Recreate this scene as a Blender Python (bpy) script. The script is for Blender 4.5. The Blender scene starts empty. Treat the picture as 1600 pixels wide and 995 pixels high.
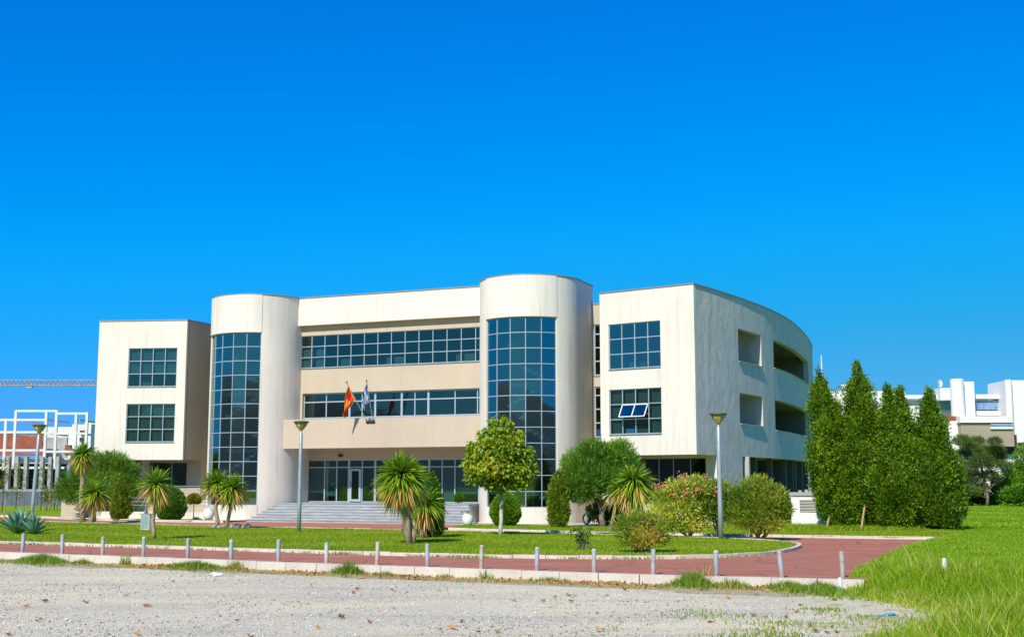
import bpy, bmesh, math, random
import numpy as np
from mathutils import Vector
sc = bpy.context.scene
COL = sc.collection
R = math.radians
rnd = random.Random(7)
rng = np.random.default_rng(11)

# ------------------------------------------------------------------ camera, sky, sun
cam_d = bpy.data.cameras.new('camera'); cam = bpy.data.objects.new('camera', cam_d); COL.objects.link(cam)
cam.location = (0, 0, 2.134); cam.rotation_euler = (R(90 + 7.62), 0, 0)
cam_d.sensor_width = 36; cam_d.lens = 43.43; cam_d.clip_end = 5000; cam_d.clip_start = .1
sc.camera = cam
SUN_AZ, SUN_EL = R(25.5), R(43)          # the way the light travels, clockwise from +Y
world = bpy.data.worlds.new('World'); sc.world = world; world.use_nodes = True
wn = world.node_tree; wn.nodes.clear()
sky = wn.nodes.new('ShaderNodeTexSky'); sky.sky_type = 'NISHITA'; sky.sun_disc = False
sky.sun_elevation = SUN_EL; sky.sun_rotation = SUN_AZ + math.pi
sky.air_density = 1.0; sky.dust_density = 0.4; sky.ozone_density = 2.0; sky.altitude = 100
hs = wn.nodes.new('ShaderNodeHueSaturation'); hs.inputs['Saturation'].default_value = 1.0
bg = wn.nodes.new('ShaderNodeBackground'); bg.inputs[1].default_value = .14
wo = wn.nodes.new('ShaderNodeOutputWorld')
# the deep polarised blue of the photograph: one tone curve over the whole sky
KS = .14 / 2
def vmul(src, k):
    m = wn.nodes.new('ShaderNodeVectorMath'); m.operation = 'SCALE'; m.inputs[3].default_value = k; wn.links.new(src, m.inputs[0]); return m.outputs[0]
cv = wn.nodes.new('ShaderNodeRGBCurve')
for ch, pts in enumerate((((0.0, 0.0), (0.15, 0.0), (0.195, 0.0014), (0.2825, 0.0092), (0.3685, 0.0258), (0.475, 0.046), (0.575, 0.0736), (1.0, 0.3221)), ((0.0, 0.0), (0.165, 0.092), (0.243, 0.138), (0.306, 0.1702), (0.408, 0.1863), (0.5, 0.1909), (0.575, 0.2116), (1.0, 0.3681)), ((0.0, 0.0), (0.29, 0.3589), (0.385, 0.4325), (0.45, 0.4555), (0.525, 0.4141), (0.6, 0.3819), (1.0, 0.5061)))):
    c = cv.mapping.curves[ch]; c.points[0].location = pts[0]; c.points[1].location = pts[-1]
    for p in pts[1:-1]: c.points.new(*p)
cv.mapping.update()
wn.links.new(sky.outputs[0], hs.inputs['Color']); wn.links.new(vmul(hs.outputs[0], KS), cv.inputs['Color']); wn.links.new(vmul(cv.outputs[0], 1 / KS), bg.inputs[0]); wn.links.new(bg.outputs[0], wo.inputs[0])
sd = bpy.data.lights.new('sun', 'SUN'); sd.energy = 4.9; sd.angle = R(.5); sd.color = (1, .95, .85)
sun = bpy.data.objects.new('sun', sd); COL.objects.link(sun)
trav = Vector((math.sin(SUN_AZ) * math.cos(SUN_EL), math.cos(SUN_AZ) * math.cos(SUN_EL), -math.sin(SUN_EL)))
sun.rotation_euler = trav.to_track_quat('-Z', 'Y').to_euler(); sun.location = (-60, -60, 80)
sc.view_settings.view_transform = 'Standard'; sc.view_settings.look = 'None'
sc.view_settings.exposure = 0.12; sc.view_settings.gamma = 1
sc.cycles.max_bounces = 6; sc.cycles.transparent_max_bounces = 12

# ------------------------------------------------------------------ materials
class NT:
    def __init__(s, name):
        s.m = bpy.data.materials.new(name); s.m.use_nodes = True; s.t = s.m.node_tree
        s.n = s.t.nodes; s.b = s.n['Principled BSDF']; s.out = s.n['Material Output']
    def add(s, ty, **k):
        nd = s.n.new(ty)
        for a, v in k.items():
            if hasattr(nd, a): setattr(nd, a, v)
            else: nd.inputs[a].default_value = v
        return nd
    def l(s, a, b): s.t.links.new(a, b)
    def coord(s, scale=(1, 1, 1)):
        g = s.add('ShaderNodeNewGeometry'); mp = s.add('ShaderNodeMapping'); mp.inputs['Scale'].default_value = scale
        s.l(g.outputs['Position'], mp.inputs[0]); return mp.outputs[0]
    def noise(s, scale, detail=4, co=None, rough=.55):
        nd = s.add('ShaderNodeTexNoise'); nd.inputs['Scale'].default_value = scale; nd.inputs['Detail'].default_value = detail
        nd.inputs['Roughness'].default_value = rough
        s.l(co if co is not None else s.coord(), nd.inputs['Vector']); return nd.outputs['Fac']
    def ramp(s, fac, stops):
        nd = s.add('ShaderNodeValToRGB'); el = nd.color_ramp.elements
        while len(el) < len(stops): el.new(.5)
        for e, (p, c) in zip(el, stops): e.position = p; e.color = (*c, 1) if len(c) == 3 else c
        s.l(fac, nd.inputs[0]); return nd.outputs[0]
    def mix(s, fac, a, b, mode='MIX'):
        nd = s.add('ShaderNodeMix'); nd.data_type = 'RGBA'; nd.blend_type = mode
        for v, i in ((fac, 0), (a, 6), (b, 7)):
            if hasattr(v, 'links') or hasattr(v, 'is_linked'): s.l(v, nd.inputs[i])
            else: nd.inputs[i].default_value = v if i == 0 else (*v, 1)
        return nd.outputs[2]
    def bump(s, h, strength=.3, dist=.02):
        nd = s.add('ShaderNodeBump'); nd.inputs['Strength'].default_value = strength; nd.inputs['Distance'].default_value = dist
        s.l(h, nd.inputs['Height']); s.l(nd.outputs[0], s.b.inputs['Normal'])
    def base(s, c):
        if isinstance(c, tuple): s.b.inputs['Base Color'].default_value = (*c, 1)
        else: s.l(c, s.b.inputs['Base Color'])
    def set(s, **k):
        for a, v in k.items(): s.b.inputs[a].default_value = v
        return s

def simple(name, col, rough=.6, metal=0, var=.12, scale=3):
    t = NT(name); f = t.noise(scale)
    t.base(t.ramp(f, [(.3, tuple(c * (1 - var) for c in col)), (.7, tuple(min(1, c * (1 + var)) for c in col))]))
    t.set(Roughness=rough, Metallic=metal); return t.m

def plaster(name, col, dirt, amt=.35, bump=.25, streak=1.0, rough_wall=False):
    t = NT(name)
    big = t.noise(.35, 5)
    st = t.noise(1.0, 5, t.coord((3.2, 3.2, .22)) if not rough_wall else t.coord((1.7, 1.7, .7)), .65)            # rain streaks: long in z
    fine = t.noise(14, 6)
    c1 = t.mix(t.ramp(big, [(.35, (0, 0, 0)), (.72, (.6, .6, .6))]), col, tuple(c * .84 for c in col))
    k = t.ramp(st, [(.48, (0, 0, 0)), (.78, (amt * streak,) * 3)])
    c2 = t.mix(k, c1, dirt)
    if rough_wall:
        sb2 = t.noise(1.0, 6, t.coord((3.0, 3.0, .28)), .7); c2 = t.mix(t.ramp(sb2, [(.56, (0, 0, 0)), (.78, (.45,) * 3)]), c2, dirt); sb3 = t.noise(.5, 6, t.coord((1.2, 1.2, .8)), .6); c2 = t.mix(t.ramp(sb3, [(.5, (0, 0, 0)), (.7, (.5,) * 3)]), c2, (.70, .68, .63))
    t.base(t.mix(t.ramp(fine, [(.4, (0, 0, 0)), (.8, (.12,) * 3)]), c2, tuple(c * .7 for c in col)))
    t.set(Roughness=.85)
    sm = t.add('ShaderNodeMath', operation='ADD'); t.l(t.noise(22, 4), sm.inputs[0]); t.l(t.noise(1.6, 3), sm.inputs[1])
    if rough_wall:
        s2 = t.add('ShaderNodeMath', operation='MULTIPLY_ADD'); t.l(t.noise(1.0, 5, t.coord((1.5, 1.5, .8))), s2.inputs[0]); s2.inputs[1].default_value = 2.5; t.l(sm.outputs[0], s2.inputs[2]); sm = s2
    t.bump(sm.outputs[0], bump, .03 if not rough_wall else .05); return t.m

def leaf_mat(name, stops, trans=.3, rough=.5, spec=.3):
    t = NT(name); at = t.add('ShaderNodeAttribute', attribute_name='tint')
    c = t.ramp(at.outputs['Fac'], stops); t.base(c); t.set(Roughness=rough); t.b.inputs['Specular IOR Level'].default_value = spec
    tr = t.add('ShaderNodeBsdfTranslucent'); t.l(c, tr.inputs[0])
    mx = t.add('ShaderNodeMixShader'); mx.inputs[0].default_value = trans
    t.l(t.b.outputs[0], mx.inputs[1]); t.l(tr.outputs[0], mx.inputs[2]); t.l(mx.outputs[0], t.out.inputs[0]); return t.m

def glass_mat(name, tint, refl=.14, top=.9):
    t = NT(name); t.n.remove(t.b)
    tr = t.add('ShaderNodeBsdfTransparent'); tr.inputs[0].default_value = (*tint, 1)
    gl = t.add('ShaderNodeBsdfGlossy'); gl.inputs['Roughness'].default_value = .015; gl.inputs[0].default_value = (.78, .95, .88, 1)
    lw = t.add('ShaderNodeLayerWeight'); lw.inputs[0].default_value = .25
    mr = t.add('ShaderNodeMapRange'); t.l(lw.outputs['Fresnel'], mr.inputs[0])
    mr.inputs[3].default_value = refl; mr.inputs[4].default_value = top
    mx = t.add('ShaderNodeMixShader'); t.l(mr.outputs[0], mx.inputs[0]); t.l(tr.outputs[0], mx.inputs[1]); t.l(gl.outputs[0], mx.inputs[2])
    t.l(mx.outputs[0], t.out.inputs[0]); return t.m

M = {}
M['cream'] = plaster('cream_plaster', (.80, .735, .625), (.42, .36, .29), .42)
M['tan'] = plaster('tan_plaster', (.56, .46, .34), (.36, .30, .22), .25)
M['cream_shaded'] = plaster('shaded_cream_plaster', (.50, .40, .29), (.32, .26, .19), .25)  # cream wall on the shaded side, its shade put into the colour
M['weather'] = plaster('weathered_plaster', (.76, .70, .61), (.31, .28, .24), .42, .9, 1.0, True)
M['inner'] = simple('interior_plaster', (.42, .42, .38), .9)
M['floor_in'] = simple('interior_floor', (.22, .20, .17), .7)
M['frame'] = simple('window_aluminium', (.42, .50, .54), .35, .25, .05)
M['coping'] = simple('coping_metal', (.34, .34, .35), .45, .5, .1)
M['glass'] = glass_mat('tinted_glass', (.44, .58, .62), .08)
M['glass_t'] = glass_mat('tower_glass', (.42, .58, .64), .18)
M['glass_d'] = glass_mat('dark_glass', (.42, .47, .50), .05, .22)
M['blind'] = simple('olive_blind', (.46, .50, .33), .9, 0, .05, 8)
M['blindg'] = simple('grey_green_blind', (.56, .64, .54), .9, 0, .05, 8)
M['paper'] = simple('paper', (.55, .56, .45), .9)
M['steel'] = simple('galvanised_steel', (.36, .42, .44), .45, .3, .12, 6)
M['lampcone'] = simple('lamp_glass', (.52, .42, .12), .35, 0, .25, 6)
M['lampmetal'] = simple('lamp_metal', (.16, .15, .12), .5, .3)
M['white'] = simple('white_paint', (.80, .79, .74), .6, 0, .05)
M['offwhite'] = simple('off_white_render', (.72, .70, .64), .8, 0, .08, .7)
M['dark'] = simple('dark_interior', (.035, .035, .04), .8)
M['slate'] = simple('dark_blue_hoarding', (.10, .13, .17), .6)
M['concrete'] = simple('raw_concrete', (.38, .37, .35), .9, 0, .18, 1.2)
M['brown'] = simple('brown_render', (.36, .29, .22), .85, 0, .08)
M['shady'] = simple('shaded_loggia_brown', (.24, .21, .185), .9)  # brown, darkened so the colour carries the loggia's shade
M['recess_shade'] = simple('shaded_recess_render', (.15, .13, .12), .9)  # dark render, with part of the deep recess's shade in the colour
M['brick'] = simple('red_block', (.27, .075, .04), .9, 0, .25, 2)
M['teal'] = simple('teal_panel', (.05, .34, .33), .4)
M['blueglass'] = simple('blue_window', (.16, .30, .52), .15, 0, .3, 1.5)
M['rubber'] = simple('black_rubber', (.02, .02, .02), .7)
M['black'] = simple('black_paint', (.03, .03, .035), .3)
M['bag'] = simple('white_plastic', (.7, .76, .8), .4)
M['bluebag'] = simple('blue_plastic', (.02, .30, .62), .35)
M['stoneg'] = simple('grey_stone', (.34, .32, .28), .9, 0, .3, 6)
M['wood'] = simple('stake_wood', (.42, .27, .13), .85, 0, .2, 5)
M['crane'] = simple('crane_paint', (.44, .30, .24), .6, 0, .25, 2)

t = NT('bark'); f = t.noise(6, 6, t.coord((3, 3, .6)))
t.base(t.ramp(f, [(.3, (.10, .075, .05)), (.7, (.30, .24, .17))])); t.set(Roughness=.95); t.bump(f, .8, .03); M['bark'] = t.m
t = NT('cordyline_bark'); f = t.noise(9, 5, t.coord((1, 1, 2.5)))
t.base(t.ramp(f, [(.3, (.24, .16, .09)), (.7, (.46, .35, .23))])); t.set(Roughness=.95); t.bump(f, .8, .03); M['pbark'] = t.m
M['palebark'] = simple('limed_bark', (.52, .47, .38), .9, 0, .25, 5)

# steps: bluish grey marble
t = NT('grey_marble'); f = t.noise(1.2, 6, t.coord((1, 1, 9))); g = t.noise(7, 5)
t.base(t.mix(t.ramp(g, [(.5, (0, 0, 0)), (.75, (.5, .5, .5))]), t.ramp(f, [(.3, (.27, .28, .29)), (.65, (.42, .43, .43)), (.8, (.58, .57, .54))]), (.31, .32, .32)))
t.set(Roughness=.55); M['marble'] = t.m
# kerb / wall concrete
t = NT('kerb_concrete'); f = t.noise(1.1, 6); g = t.noise(18, 4)
t.base(t.mix(t.ramp(g, [(.45, (0, 0, 0)), (.8, (.6, .6, .6))]), t.ramp(f, [(.3, (.56, .49, .40)), (.7, (.72, .65, .54))]), (.42, .36, .28)))
t.set(Roughness=.9); t.bump(g, .4, .01); M['kerb'] = t.m
# red path
t = NT('red_asphalt'); f = t.noise(.5, 6, t.coord((.6, 2.2, 1))); g = t.noise(40, 3); s2 = t.noise(2.3, 6)
c = t.ramp(f, [(.3, (.33, .105, .055)), (.55, (.42, .145, .078)), (.75, (.53, .215, .125))])
c = t.mix(t.ramp(s2, [(.52, (0, 0, 0)), (.72, (.6,) * 3)]), c, (.36, .19, .12))
ck = t.add('ShaderNodeTexVoronoi', feature='DISTANCE_TO_EDGE'); ck.inputs['Scale'].default_value = .42; t.l(t.coord(), ck.inputs['Vector']); c = t.mix(t.ramp(ck.outputs['Distance'], [(.0, (.8,) * 3), (.022, (0, 0, 0))]), c, (.16, .08, .06))
t.base(t.mix(t.ramp(g, [(.4, (0, 0, 0)), (.8, (.35,) * 3)]), c, (.26, .105, .065)))
t.set(Roughness=.9); t.bump(g, .3, .01); M['path'] = t.m
# lawn
def lawn(name, a, b, c, d):
    t = NT(name); big = t.noise(.12, 5); mid = t.noise(1.3, 5, t.coord((.5, 2, 1))); fine = t.noise(38, 4)
    c0 = t.ramp(mid, [(.3, a), (.6, b), (.8, c)])
    c1 = t.mix(t.ramp(big, [(.35, (0, 0, 0)), (.7, (.6,) * 3)]), c0, d)
    dry = t.noise(.45, 6, t.coord((.5, 1.4, 1)), .7); c1 = t.mix(t.ramp(dry, [(.55, (0, 0, 0)), (.75, (.55,) * 3)]), c1, (.40, .37, .07))
    t.base(t.mix(t.ramp(fine, [(.3, (.4,) * 3), (.6, (0, 0, 0))]), c1, tuple(x * .45 for x in a)))
    t.set(Roughness=.9); t.b.inputs['Specular IOR Level'].default_value = .1
    t.bump(fine, .9, .05); return t.m
M['lawn'] = lawn('lawn_grass', (.19, .31, .006), (.25, .36, .008), (.31, .41, .014), (.29, .37, .012))
M['field'] = lawn('field_grass', (.15, .30, .006), (.21, .36, .007), (.28, .41, .012), (.18, .33, .008))
# gravel
t = NT('gravel'); co = t.coord()
v = t.add('ShaderNodeTexVoronoi'); v.inputs['Scale'].default_value = 26; t.l(co, v.inputs['Vector'])
v2 = t.add('ShaderNodeTexVoronoi'); v2.inputs['Scale'].default_value = 60; t.l(co, v2.inputs['Vector'])
big = t.noise(.28, 6, t.coord((.5, 1.3, 1))); tr = t.noise(.7, 5, t.coord((.25, 1.5, 1)))
sep = t.add('ShaderNodeSeparateColor'); t.l(v.outputs['Color'], sep.inputs[0])
c = t.ramp(sep.outputs[0], [(0, (.26, .26, .255)), (.25, (.40, .40, .385)), (.7, (.55, .54, .51)), (1, (.74, .72, .68))])
sep2 = t.add('ShaderNodeSeparateColor'); t.l(v2.outputs['Color'], sep2.inputs[0])
c = t.mix(.4, c, t.ramp(sep2.outputs[1], [(0, (.30, .29, .28)), (1, (.68, .66, .62))]))
c = t.mix(t.ramp(big, [(.42, (0, 0, 0)), (.6, (.8,) * 3)]), c, (.60, .57, .49))       # packed fines
c = t.mix(t.ramp(tr, [(.48, (0, 0, 0)), (.66, (.7,) * 3)]), c, (.40, .38, .34))
spk = t.noise(9, 3, co, .7); c = t.mix(t.ramp(spk, [(.58, (0, 0, 0)), (.68, (.8,) * 3)]), c, (.21, .20, .19))
spk2 = t.noise(6.5, 3, t.coord((.8, 1.2, 1)), .7); c = t.mix(t.ramp(spk2, [(.6, (0, 0, 0)), (.72, (.7,) * 3)]), c, (.76, .73, .66))
c = t.mix(1.0, c, (1.26, 1.12, .83), 'MULTIPLY'); t.base(c); t.set(Roughness=.95); t.bump(v.outputs['Distance'], .9, .03); M['gravel'] = t.m
t = NT('dry_verge'); f = t.noise(3, 6); g = t.noise(25, 4)
c = t.ramp(f, [(.3, (.34, .25, .13)), (.5, (.48, .41, .26)), (.62, (.20, .24, .04)), (.75, (.52, .47, .33))])
t.base(t.mix(t.ramp(g, [(.4, (0, 0, 0)), (.7, (.6,) * 3)]), c, (.28, .19, .09))); t.set(Roughness=.95); t.bump(g, .8, .04); M['verge'] = t.m
t = NT('pale_soil'); f = t.noise(1.9, 8, t.coord((1, 1, 1)), .7); g = t.noise(30, 4)
c = t.ramp(f, [(.3, (.54, .45, .29)), (.5, (.68, .59, .42)), (.6, (.40, .40, .16)), (.68, (.25, .31, .04)), (.78, (.50, .44, .30))])
t.base(t.mix(t.ramp(g, [(.4, (0, 0, 0)), (.75, (.6,) * 3)]), c, (.36, .31, .20))); t.set(Roughness=.95); t.bump(g, .8, .03); M['soil'] = t.m
M['dirt'] = simple('dry_soil', (.40, .33, .22), .95, 0, .25, .8)
M['paving'] = simple('beige_paving', (.42, .38, .31), .9, 0, .12, 1.5)
M['hill'] = simple('wooded_hill', (.055, .085, .085), 1, 0, .3, .02)  # woodland green with a bluish distance haze put into the colour
M['pebble'] = leaf_mat('pebble_stone', [(0, (.16, .16, .16)), (.35, (.38, .38, .36)), (.8, (.60, .58, .55)), (1, (.78, .76, .72))], 0, .9)
M['dleaf'] = leaf_mat('dry_leaf', [(0, (.16, .055, .03)), (.5, (.46, .18, .06)), (1, (.62, .30, .08))], .2)
G = lambda *a: a
M['lf_conifer'] = leaf_mat('conifer_foliage', [(0, (0.041, 0.102, 0.0036)), (0.45, (0.117, 0.232, 0.0054)), (0.8, (0.206, 0.354, 0.0089)), (1, (0.303, 0.464, 0.0125))], .25)
M['lf_cypress'] = leaf_mat('cypress_foliage', [(0, (0.089, 0.155, 0.01)), (0.6, (0.215, 0.31, 0.0151)), (1, (0.359, 0.435, 0.0252))], .25)
M['lf_ball'] = leaf_mat('topiary_foliage', [(0, (0.043, 0.13, 0.007)), (0.6, (0.1, 0.247, 0.0117)), (1, (0.186, 0.351, 0.0175))], .25)
M['lf_lime'] = leaf_mat('lime_topiary_foliage', [(0, (0.083, 0.213, 0.0067)), (0.6, (0.179, 0.35, 0.0113)), (1, (0.303, 0.45, 0.0225))], .25)
M['lf_yellow'] = leaf_mat('yellow_topiary_foliage', [(0, (.16, .18, .01)), (.6, (.30, .29, .015)), (1, (.42, .38, .03))], .25)
M['lf_tam'] = leaf_mat('feathery_foliage', [(0, (0.05, 0.138, 0.014)), (0.5, (0.129, 0.284, 0.0252)), (1, (0.279, 0.466, 0.0419))], .3)
M['lf_tree'] = leaf_mat('broad_leaf', [(0, (0.101, 0.184, 0.0075)), (0.5, (0.263, 0.386, 0.0119)), (0.85, (0.445, 0.534, 0.0179)), (1, (0.607, 0.405, 0.0447))], .35)
M['lf_ole'] = leaf_mat('oleander_leaf', [(0, (0.115, 0.208, 0.0168)), (0.5, (0.321, 0.437, 0.0371)), (0.9, (0.688, 0.749, 0.0842)), (1, (0.964, 0.832, 0.1348))], .3)
M['lf_ole2'] = leaf_mat('willowy_shrub_leaf', [(0, (0.096, 0.177, 0.0135)), (0.5, (0.24, 0.354, 0.0236)), (0.9, (0.456, 0.541, 0.0421)), (1, (0.721, 0.416, 0.0674))], .3)
M['lf_pine'] = leaf_mat('pine_needles', [(0, (0.047, 0.088, 0.019)), (0.6, (0.119, 0.186, 0.0316)), (1, (0.213, 0.273, 0.0474))], .2)
M['lf_cord'] = leaf_mat('strap_leaf', [(0, (0.068, 0.141, 0.0135)), (0.45, (0.193, 0.35, 0.0162)), (0.7, (0.385, 0.5, 0.027)), (0.85, (0.654, 0.517, 0.081)), (1, (0.77, 0.4, 0.1351))], .25, .4)
M['lf_agave'] = leaf_mat('agave_leaf', [(0, (0.072, 0.195, 0.1404)), (1, (0.221, 0.416, 0.2808))], 0, .5)
M['lf_grass'] = leaf_mat('grass_blade', [(0, (.12, .26, .005)), (.5, (.24, .41, .007)), (.85, (.38, .50, .014)), (1, (.54, .48, .12))], .35)
M['lf_lawn'] = leaf_mat('lawn_blade', [(0, (.14, .25, .005)), (.55, (.25, .355, .008)), (.85, (.36, .43, .016)), (1, (.46, .44, .06))], .35)
M['lf_weed'] = leaf_mat('weed_blade', [(0, (0.078, 0.169, 0.0094)), (0.45, (0.182, 0.325, 0.014)), (0.6, (0.312, 0.351, 0.0468)), (0.8, (0.52, 0.39, 0.1521)), (1, (0.494, 0.247, 0.0702))], .3)
M['flower'] = leaf_mat('pink_flower', [(0, (.66, .17, .13)), (1, (.78, .36, .26))], .3)
M['sapling'] = leaf_mat('sapling_leaf', [(0, (.10, .16, .01)), (1, (.28, .32, .03))], .35)

# ------------------------------------------------------------------ mesh helpers
BASE = {}                                    # world base of each thing (children are written relative to it)
def base_of(p):
    while p is not None:
        if p.name in BASE: return BASE[p.name]
        p = p.parent
    return (0, 0, 0)
class MB:
    def __init__(s): s.v = []; s.f = []
    def poly(s, pts): k = len(s.v); s.v += [tuple(p) for p in pts]; s.f.append(tuple(range(k, k + len(pts))))
    def hexa(s, p):                           # 8 points: bottom ring 0-3, top ring 4-7
        k = len(s.v); s.v += [tuple(q) for q in p]
        for q in ((3, 2, 1, 0), (4, 5, 6, 7), (0, 1, 5, 4), (1, 2, 6, 5), (2, 3, 7, 6), (3, 0, 4, 7)): s.f.append(tuple(k + i for i in q))
    def box(s, x0, x1, y0, y1, z0, z1):
        s.hexa([(x0, y0, z0), (x1, y0, z0), (x1, y1, z0), (x0, y1, z0), (x0, y0, z1), (x1, y0, z1), (x1, y1, z1), (x0, y1, z1)])
    def obox(s, c, tx, ty, w, d, z0, z1):     # centred on c (xy), tangent (tx,ty), width w along it, depth d across
        nx, ny = ty, -tx
        q = [(c[0] + tx * a * w / 2 + nx * b * d / 2, c[1] + ty * a * w / 2 + ny * b * d / 2) for a, b in ((-1, 1), (1, 1), (1, -1), (-1, -1))]
        s.hexa([(*p, z0) for p in q] + [(*p, z1) for p in q])
    def prism(s, pts, z0, z1):
        n = len(pts); k = len(s.v)
        s.v += [(p[0], p[1], z0) for p in pts] + [(p[0], p[1], z1) for p in pts]
        s.f.append(tuple(range(k + n - 1, k - 1, -1))); s.f.append(tuple(range(k + n, k + 2 * n)))
        for i in range(n): j = (i + 1) % n; s.f.append((k + i, k + j, k + n + j, k + n + i))
    def tube(s, pts, rad, seg=8, caps=True):
        pts = [Vector(p) for p in pts]; rad = rad if hasattr(rad, '__len__') else [rad] * len(pts)
        k = len(s.v); ref = None
        for i, p in enumerate(pts):
            d = (pts[min(i + 1, len(pts) - 1)] - pts[max(i - 1, 0)]).normalized()
            a = d.cross(Vector((0, 1, 0)) if abs(d.y) < .9 else Vector((1, 0, 0))).normalized() if ref is None else (ref - d * ref.dot(d)).normalized()
            ref = a; b = d.cross(a)
            for q in range(seg):
                w = 2 * math.pi * q / seg; s.v.append(tuple(p + (a * math.cos(w) + b * math.sin(w)) * rad[i]))
        for i in range(len(pts) - 1):
            for q in range(seg):
                q2 = (q + 1) % seg; s.f.append((k + i * seg + q, k + i * seg + q2, k + (i + 1) * seg + q2, k + (i + 1) * seg + q))
        if caps:
            s.f.append(tuple(k + q for q in range(seg - 1, -1, -1))); e = k + (len(pts) - 1) * seg; s.f.append(tuple(e + q for q in range(seg)))
    def lathe(s, prof, c=(0, 0), seg=20):
        k = len(s.v)
        for r, z in prof:
            for q in range(seg): w = 2 * math.pi * q / seg; s.v.append((c[0] + r * math.cos(w), c[1] + r * math.sin(w), z))
        for i in range(len(prof) - 1):
            for q in range(seg): q2 = (q + 1) % seg; s.f.append((k + i * seg + q, k + i * seg + q2, k + (i + 1) * seg + q2, k + (i + 1) * seg + q))
        s.f.append(tuple(k + q for q in range(seg - 1, -1, -1))); e = k + (len(prof) - 1) * seg; s.f.append(tuple(e + q for q in range(seg)))

def obj(name, mb, mat, parent=None, smooth=False, loc=None, kind=None, label=None, tint=None):
    V = np.array(mb.v, dtype=float).reshape(-1, 3); b = base_of(parent) if parent is not None else (loc or (0, 0, 0))
    me = bpy.data.meshes.new(name); me.from_pydata((V - np.array(b)).tolist(), [], mb.f)
    me.materials.append(M[mat] if isinstance(mat, str) else mat)
    if smooth: me.polygons.foreach_set('use_smooth', [True] * len(me.polygons))
    if tint is not None:
        a = me.attributes.new('tint', 'FLOAT', 'POINT'); a.data.foreach_set('value', np.asarray(tint, dtype=np.float32))
    me.update(); o = bpy.data.objects.new(name, me); COL.objects.link(o)
    if parent is not None: o.parent = parent
    elif loc: o.location = loc; BASE[o.name] = tuple(loc)
    if kind: o['kind'] = kind
    if label: o['label'] = label
    return o
def npobj(name, V, F, mat, parent=None, loc=None, tint=None, kind=None, smooth=False):
    b = base_of(parent) if parent is not None else (loc or (0, 0, 0))
    V = np.asarray(V, dtype=np.float32) - np.array(b, dtype=np.float32); F = np.asarray(F, dtype=np.int32); n, k = F.shape
    me = bpy.data.meshes.new(name); me.vertices.add(len(V)); me.vertices.foreach_set('co', V.ravel())
    me.loops.add(n * k); me.loops.foreach_set('vertex_index', F.ravel())
    me.polygons.add(n); me.polygons.foreach_set('loop_start', np.arange(0, n * k, k, dtype=np.int32))
    if smooth: me.polygons.foreach_set('use_smooth', np.ones(n, dtype=bool))
    if tint is not None:
        a = me.attributes.new('tint', 'FLOAT', 'POINT'); a.data.foreach_set('value', np.asarray(tint, dtype=np.float32))
    me.materials.append(M[mat]); me.update(calc_edges=True)
    o = bpy.data.objects.new(name, me); COL.objects.link(o)
    if parent is not None: o.parent = parent
    elif loc: o.location = loc; BASE[o.name] = tuple(loc)
    if kind: o['kind'] = kind
    return o
def thing(name, label, cat, loc=(0, 0, 0), group=None):
    o = bpy.data.objects.new(name, None); COL.objects.link(o); o.location = loc; o.empty_display_size = .3
    BASE[o.name] = tuple(loc); tag(o, label, cat, group); return o
def tag(o, label, cat, group=None):
    o['label'] = label; o['category'] = cat
    if group: o['group'] = group
    return o
def dup(root, loc, rz=0, label=None, scale=None):
    r = root.copy(); COL.objects.link(r); r.location = loc; r.rotation_euler = (0, 0, rz)
    if scale: r.scale = scale
    if label: r['label'] = label
    for ch in list(root.children):
        c = ch.copy(); COL.objects.link(c); c.parent = r
        for g in list(ch.children):
            d = g.copy(); COL.objects.link(d); d.parent = c
    return r
def sheet(name, pts, z, mat, kind='structure'):
    mb = MB(); mb.poly([(p[0], p[1], z) for p in pts]); return obj(name, mb, mat, kind=kind)

# ------------------------------------------------------------------ ground
LZ, PZ, WZ, GZ = 0.0, -.08, -.05, -.32        # lawn, path, wall top, gravel lot
wall_pts = [(-75.0, 70.5), (-37.0, 51.4), (-16.7, 41.05), (-14.1, 39.55), (-11.77, 38.5), (-7.35, 36.1), (-3.48, 34.1), (0.0, 32.45), (3.14, 30.85), (6.08, 29.85), (7.55, 29.35), (8.5, 29.1)]
path_right = [(17.0, 50.3), (14.4, 45.4), (12.3, 40.6), (10.6, 36.6), (9.0, 32.8), (8.5, 30.2)]
far_R = [(-3.1, 60.85), (1.47, 57.6), (4.49, 55.4), (8.26, 53.9), (10.8, 52.8), (13.17, 51.7), (15.5, 50.75), (17.0, 50.3), (17.1, 50.25)]
far_L = [(-75, 113), (-34.63, 84.6), (-31.1, 82.1), (-26.55, 77.4), (-22.77, 74.6), (-18.6, 72.6), (-16.6, 71.9)]
lawn_near = [(-75, 73.8), (-37, 55.4), (-19.09, 46.9), (-16.34, 45.7), (-13.57, 44.3), (-8.47, 41.6), (-4.0, 39.3), (0.0, 37.9), (3.79, 37.3), (5.83, 37.9), (7.79, 39.2), (9.15, 41.6), (10.1, 44.2), (10.38, 46.2)]
lawn_far = [(-75, 102), (-30.1, 73.55), (-27.36, 72.0), (-20.76, 67.6), (-14.2, 63.3), (-9.26, 60.9), (-2.94, 57.6), (.85, 55.5), (4.1, 53.5), (6.55, 51.4), (8.84, 49.6), (10.0, 47.6)]
sheet('ground', [(-2500, -1500), (2500, -1500), (2500, 3500), (-2500, 3500)], -.45, 'field')
sheet('red_path', wall_pts + path_right[::-1] + far_R[::-1] + [(-3.6, 63), (-2, 68), (0, 73), (-16, 78)] + far_L[::-1], PZ, 'path')
lo_ = sheet('lawn', lawn_near + lawn_far[::-1], LZ, 'lawn')
sheet('left_lawn', far_L[:-1] + [(-19, 80), (-28, 84), (-35, 122), (-200, 150)], LZ, 'lawn')
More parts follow.
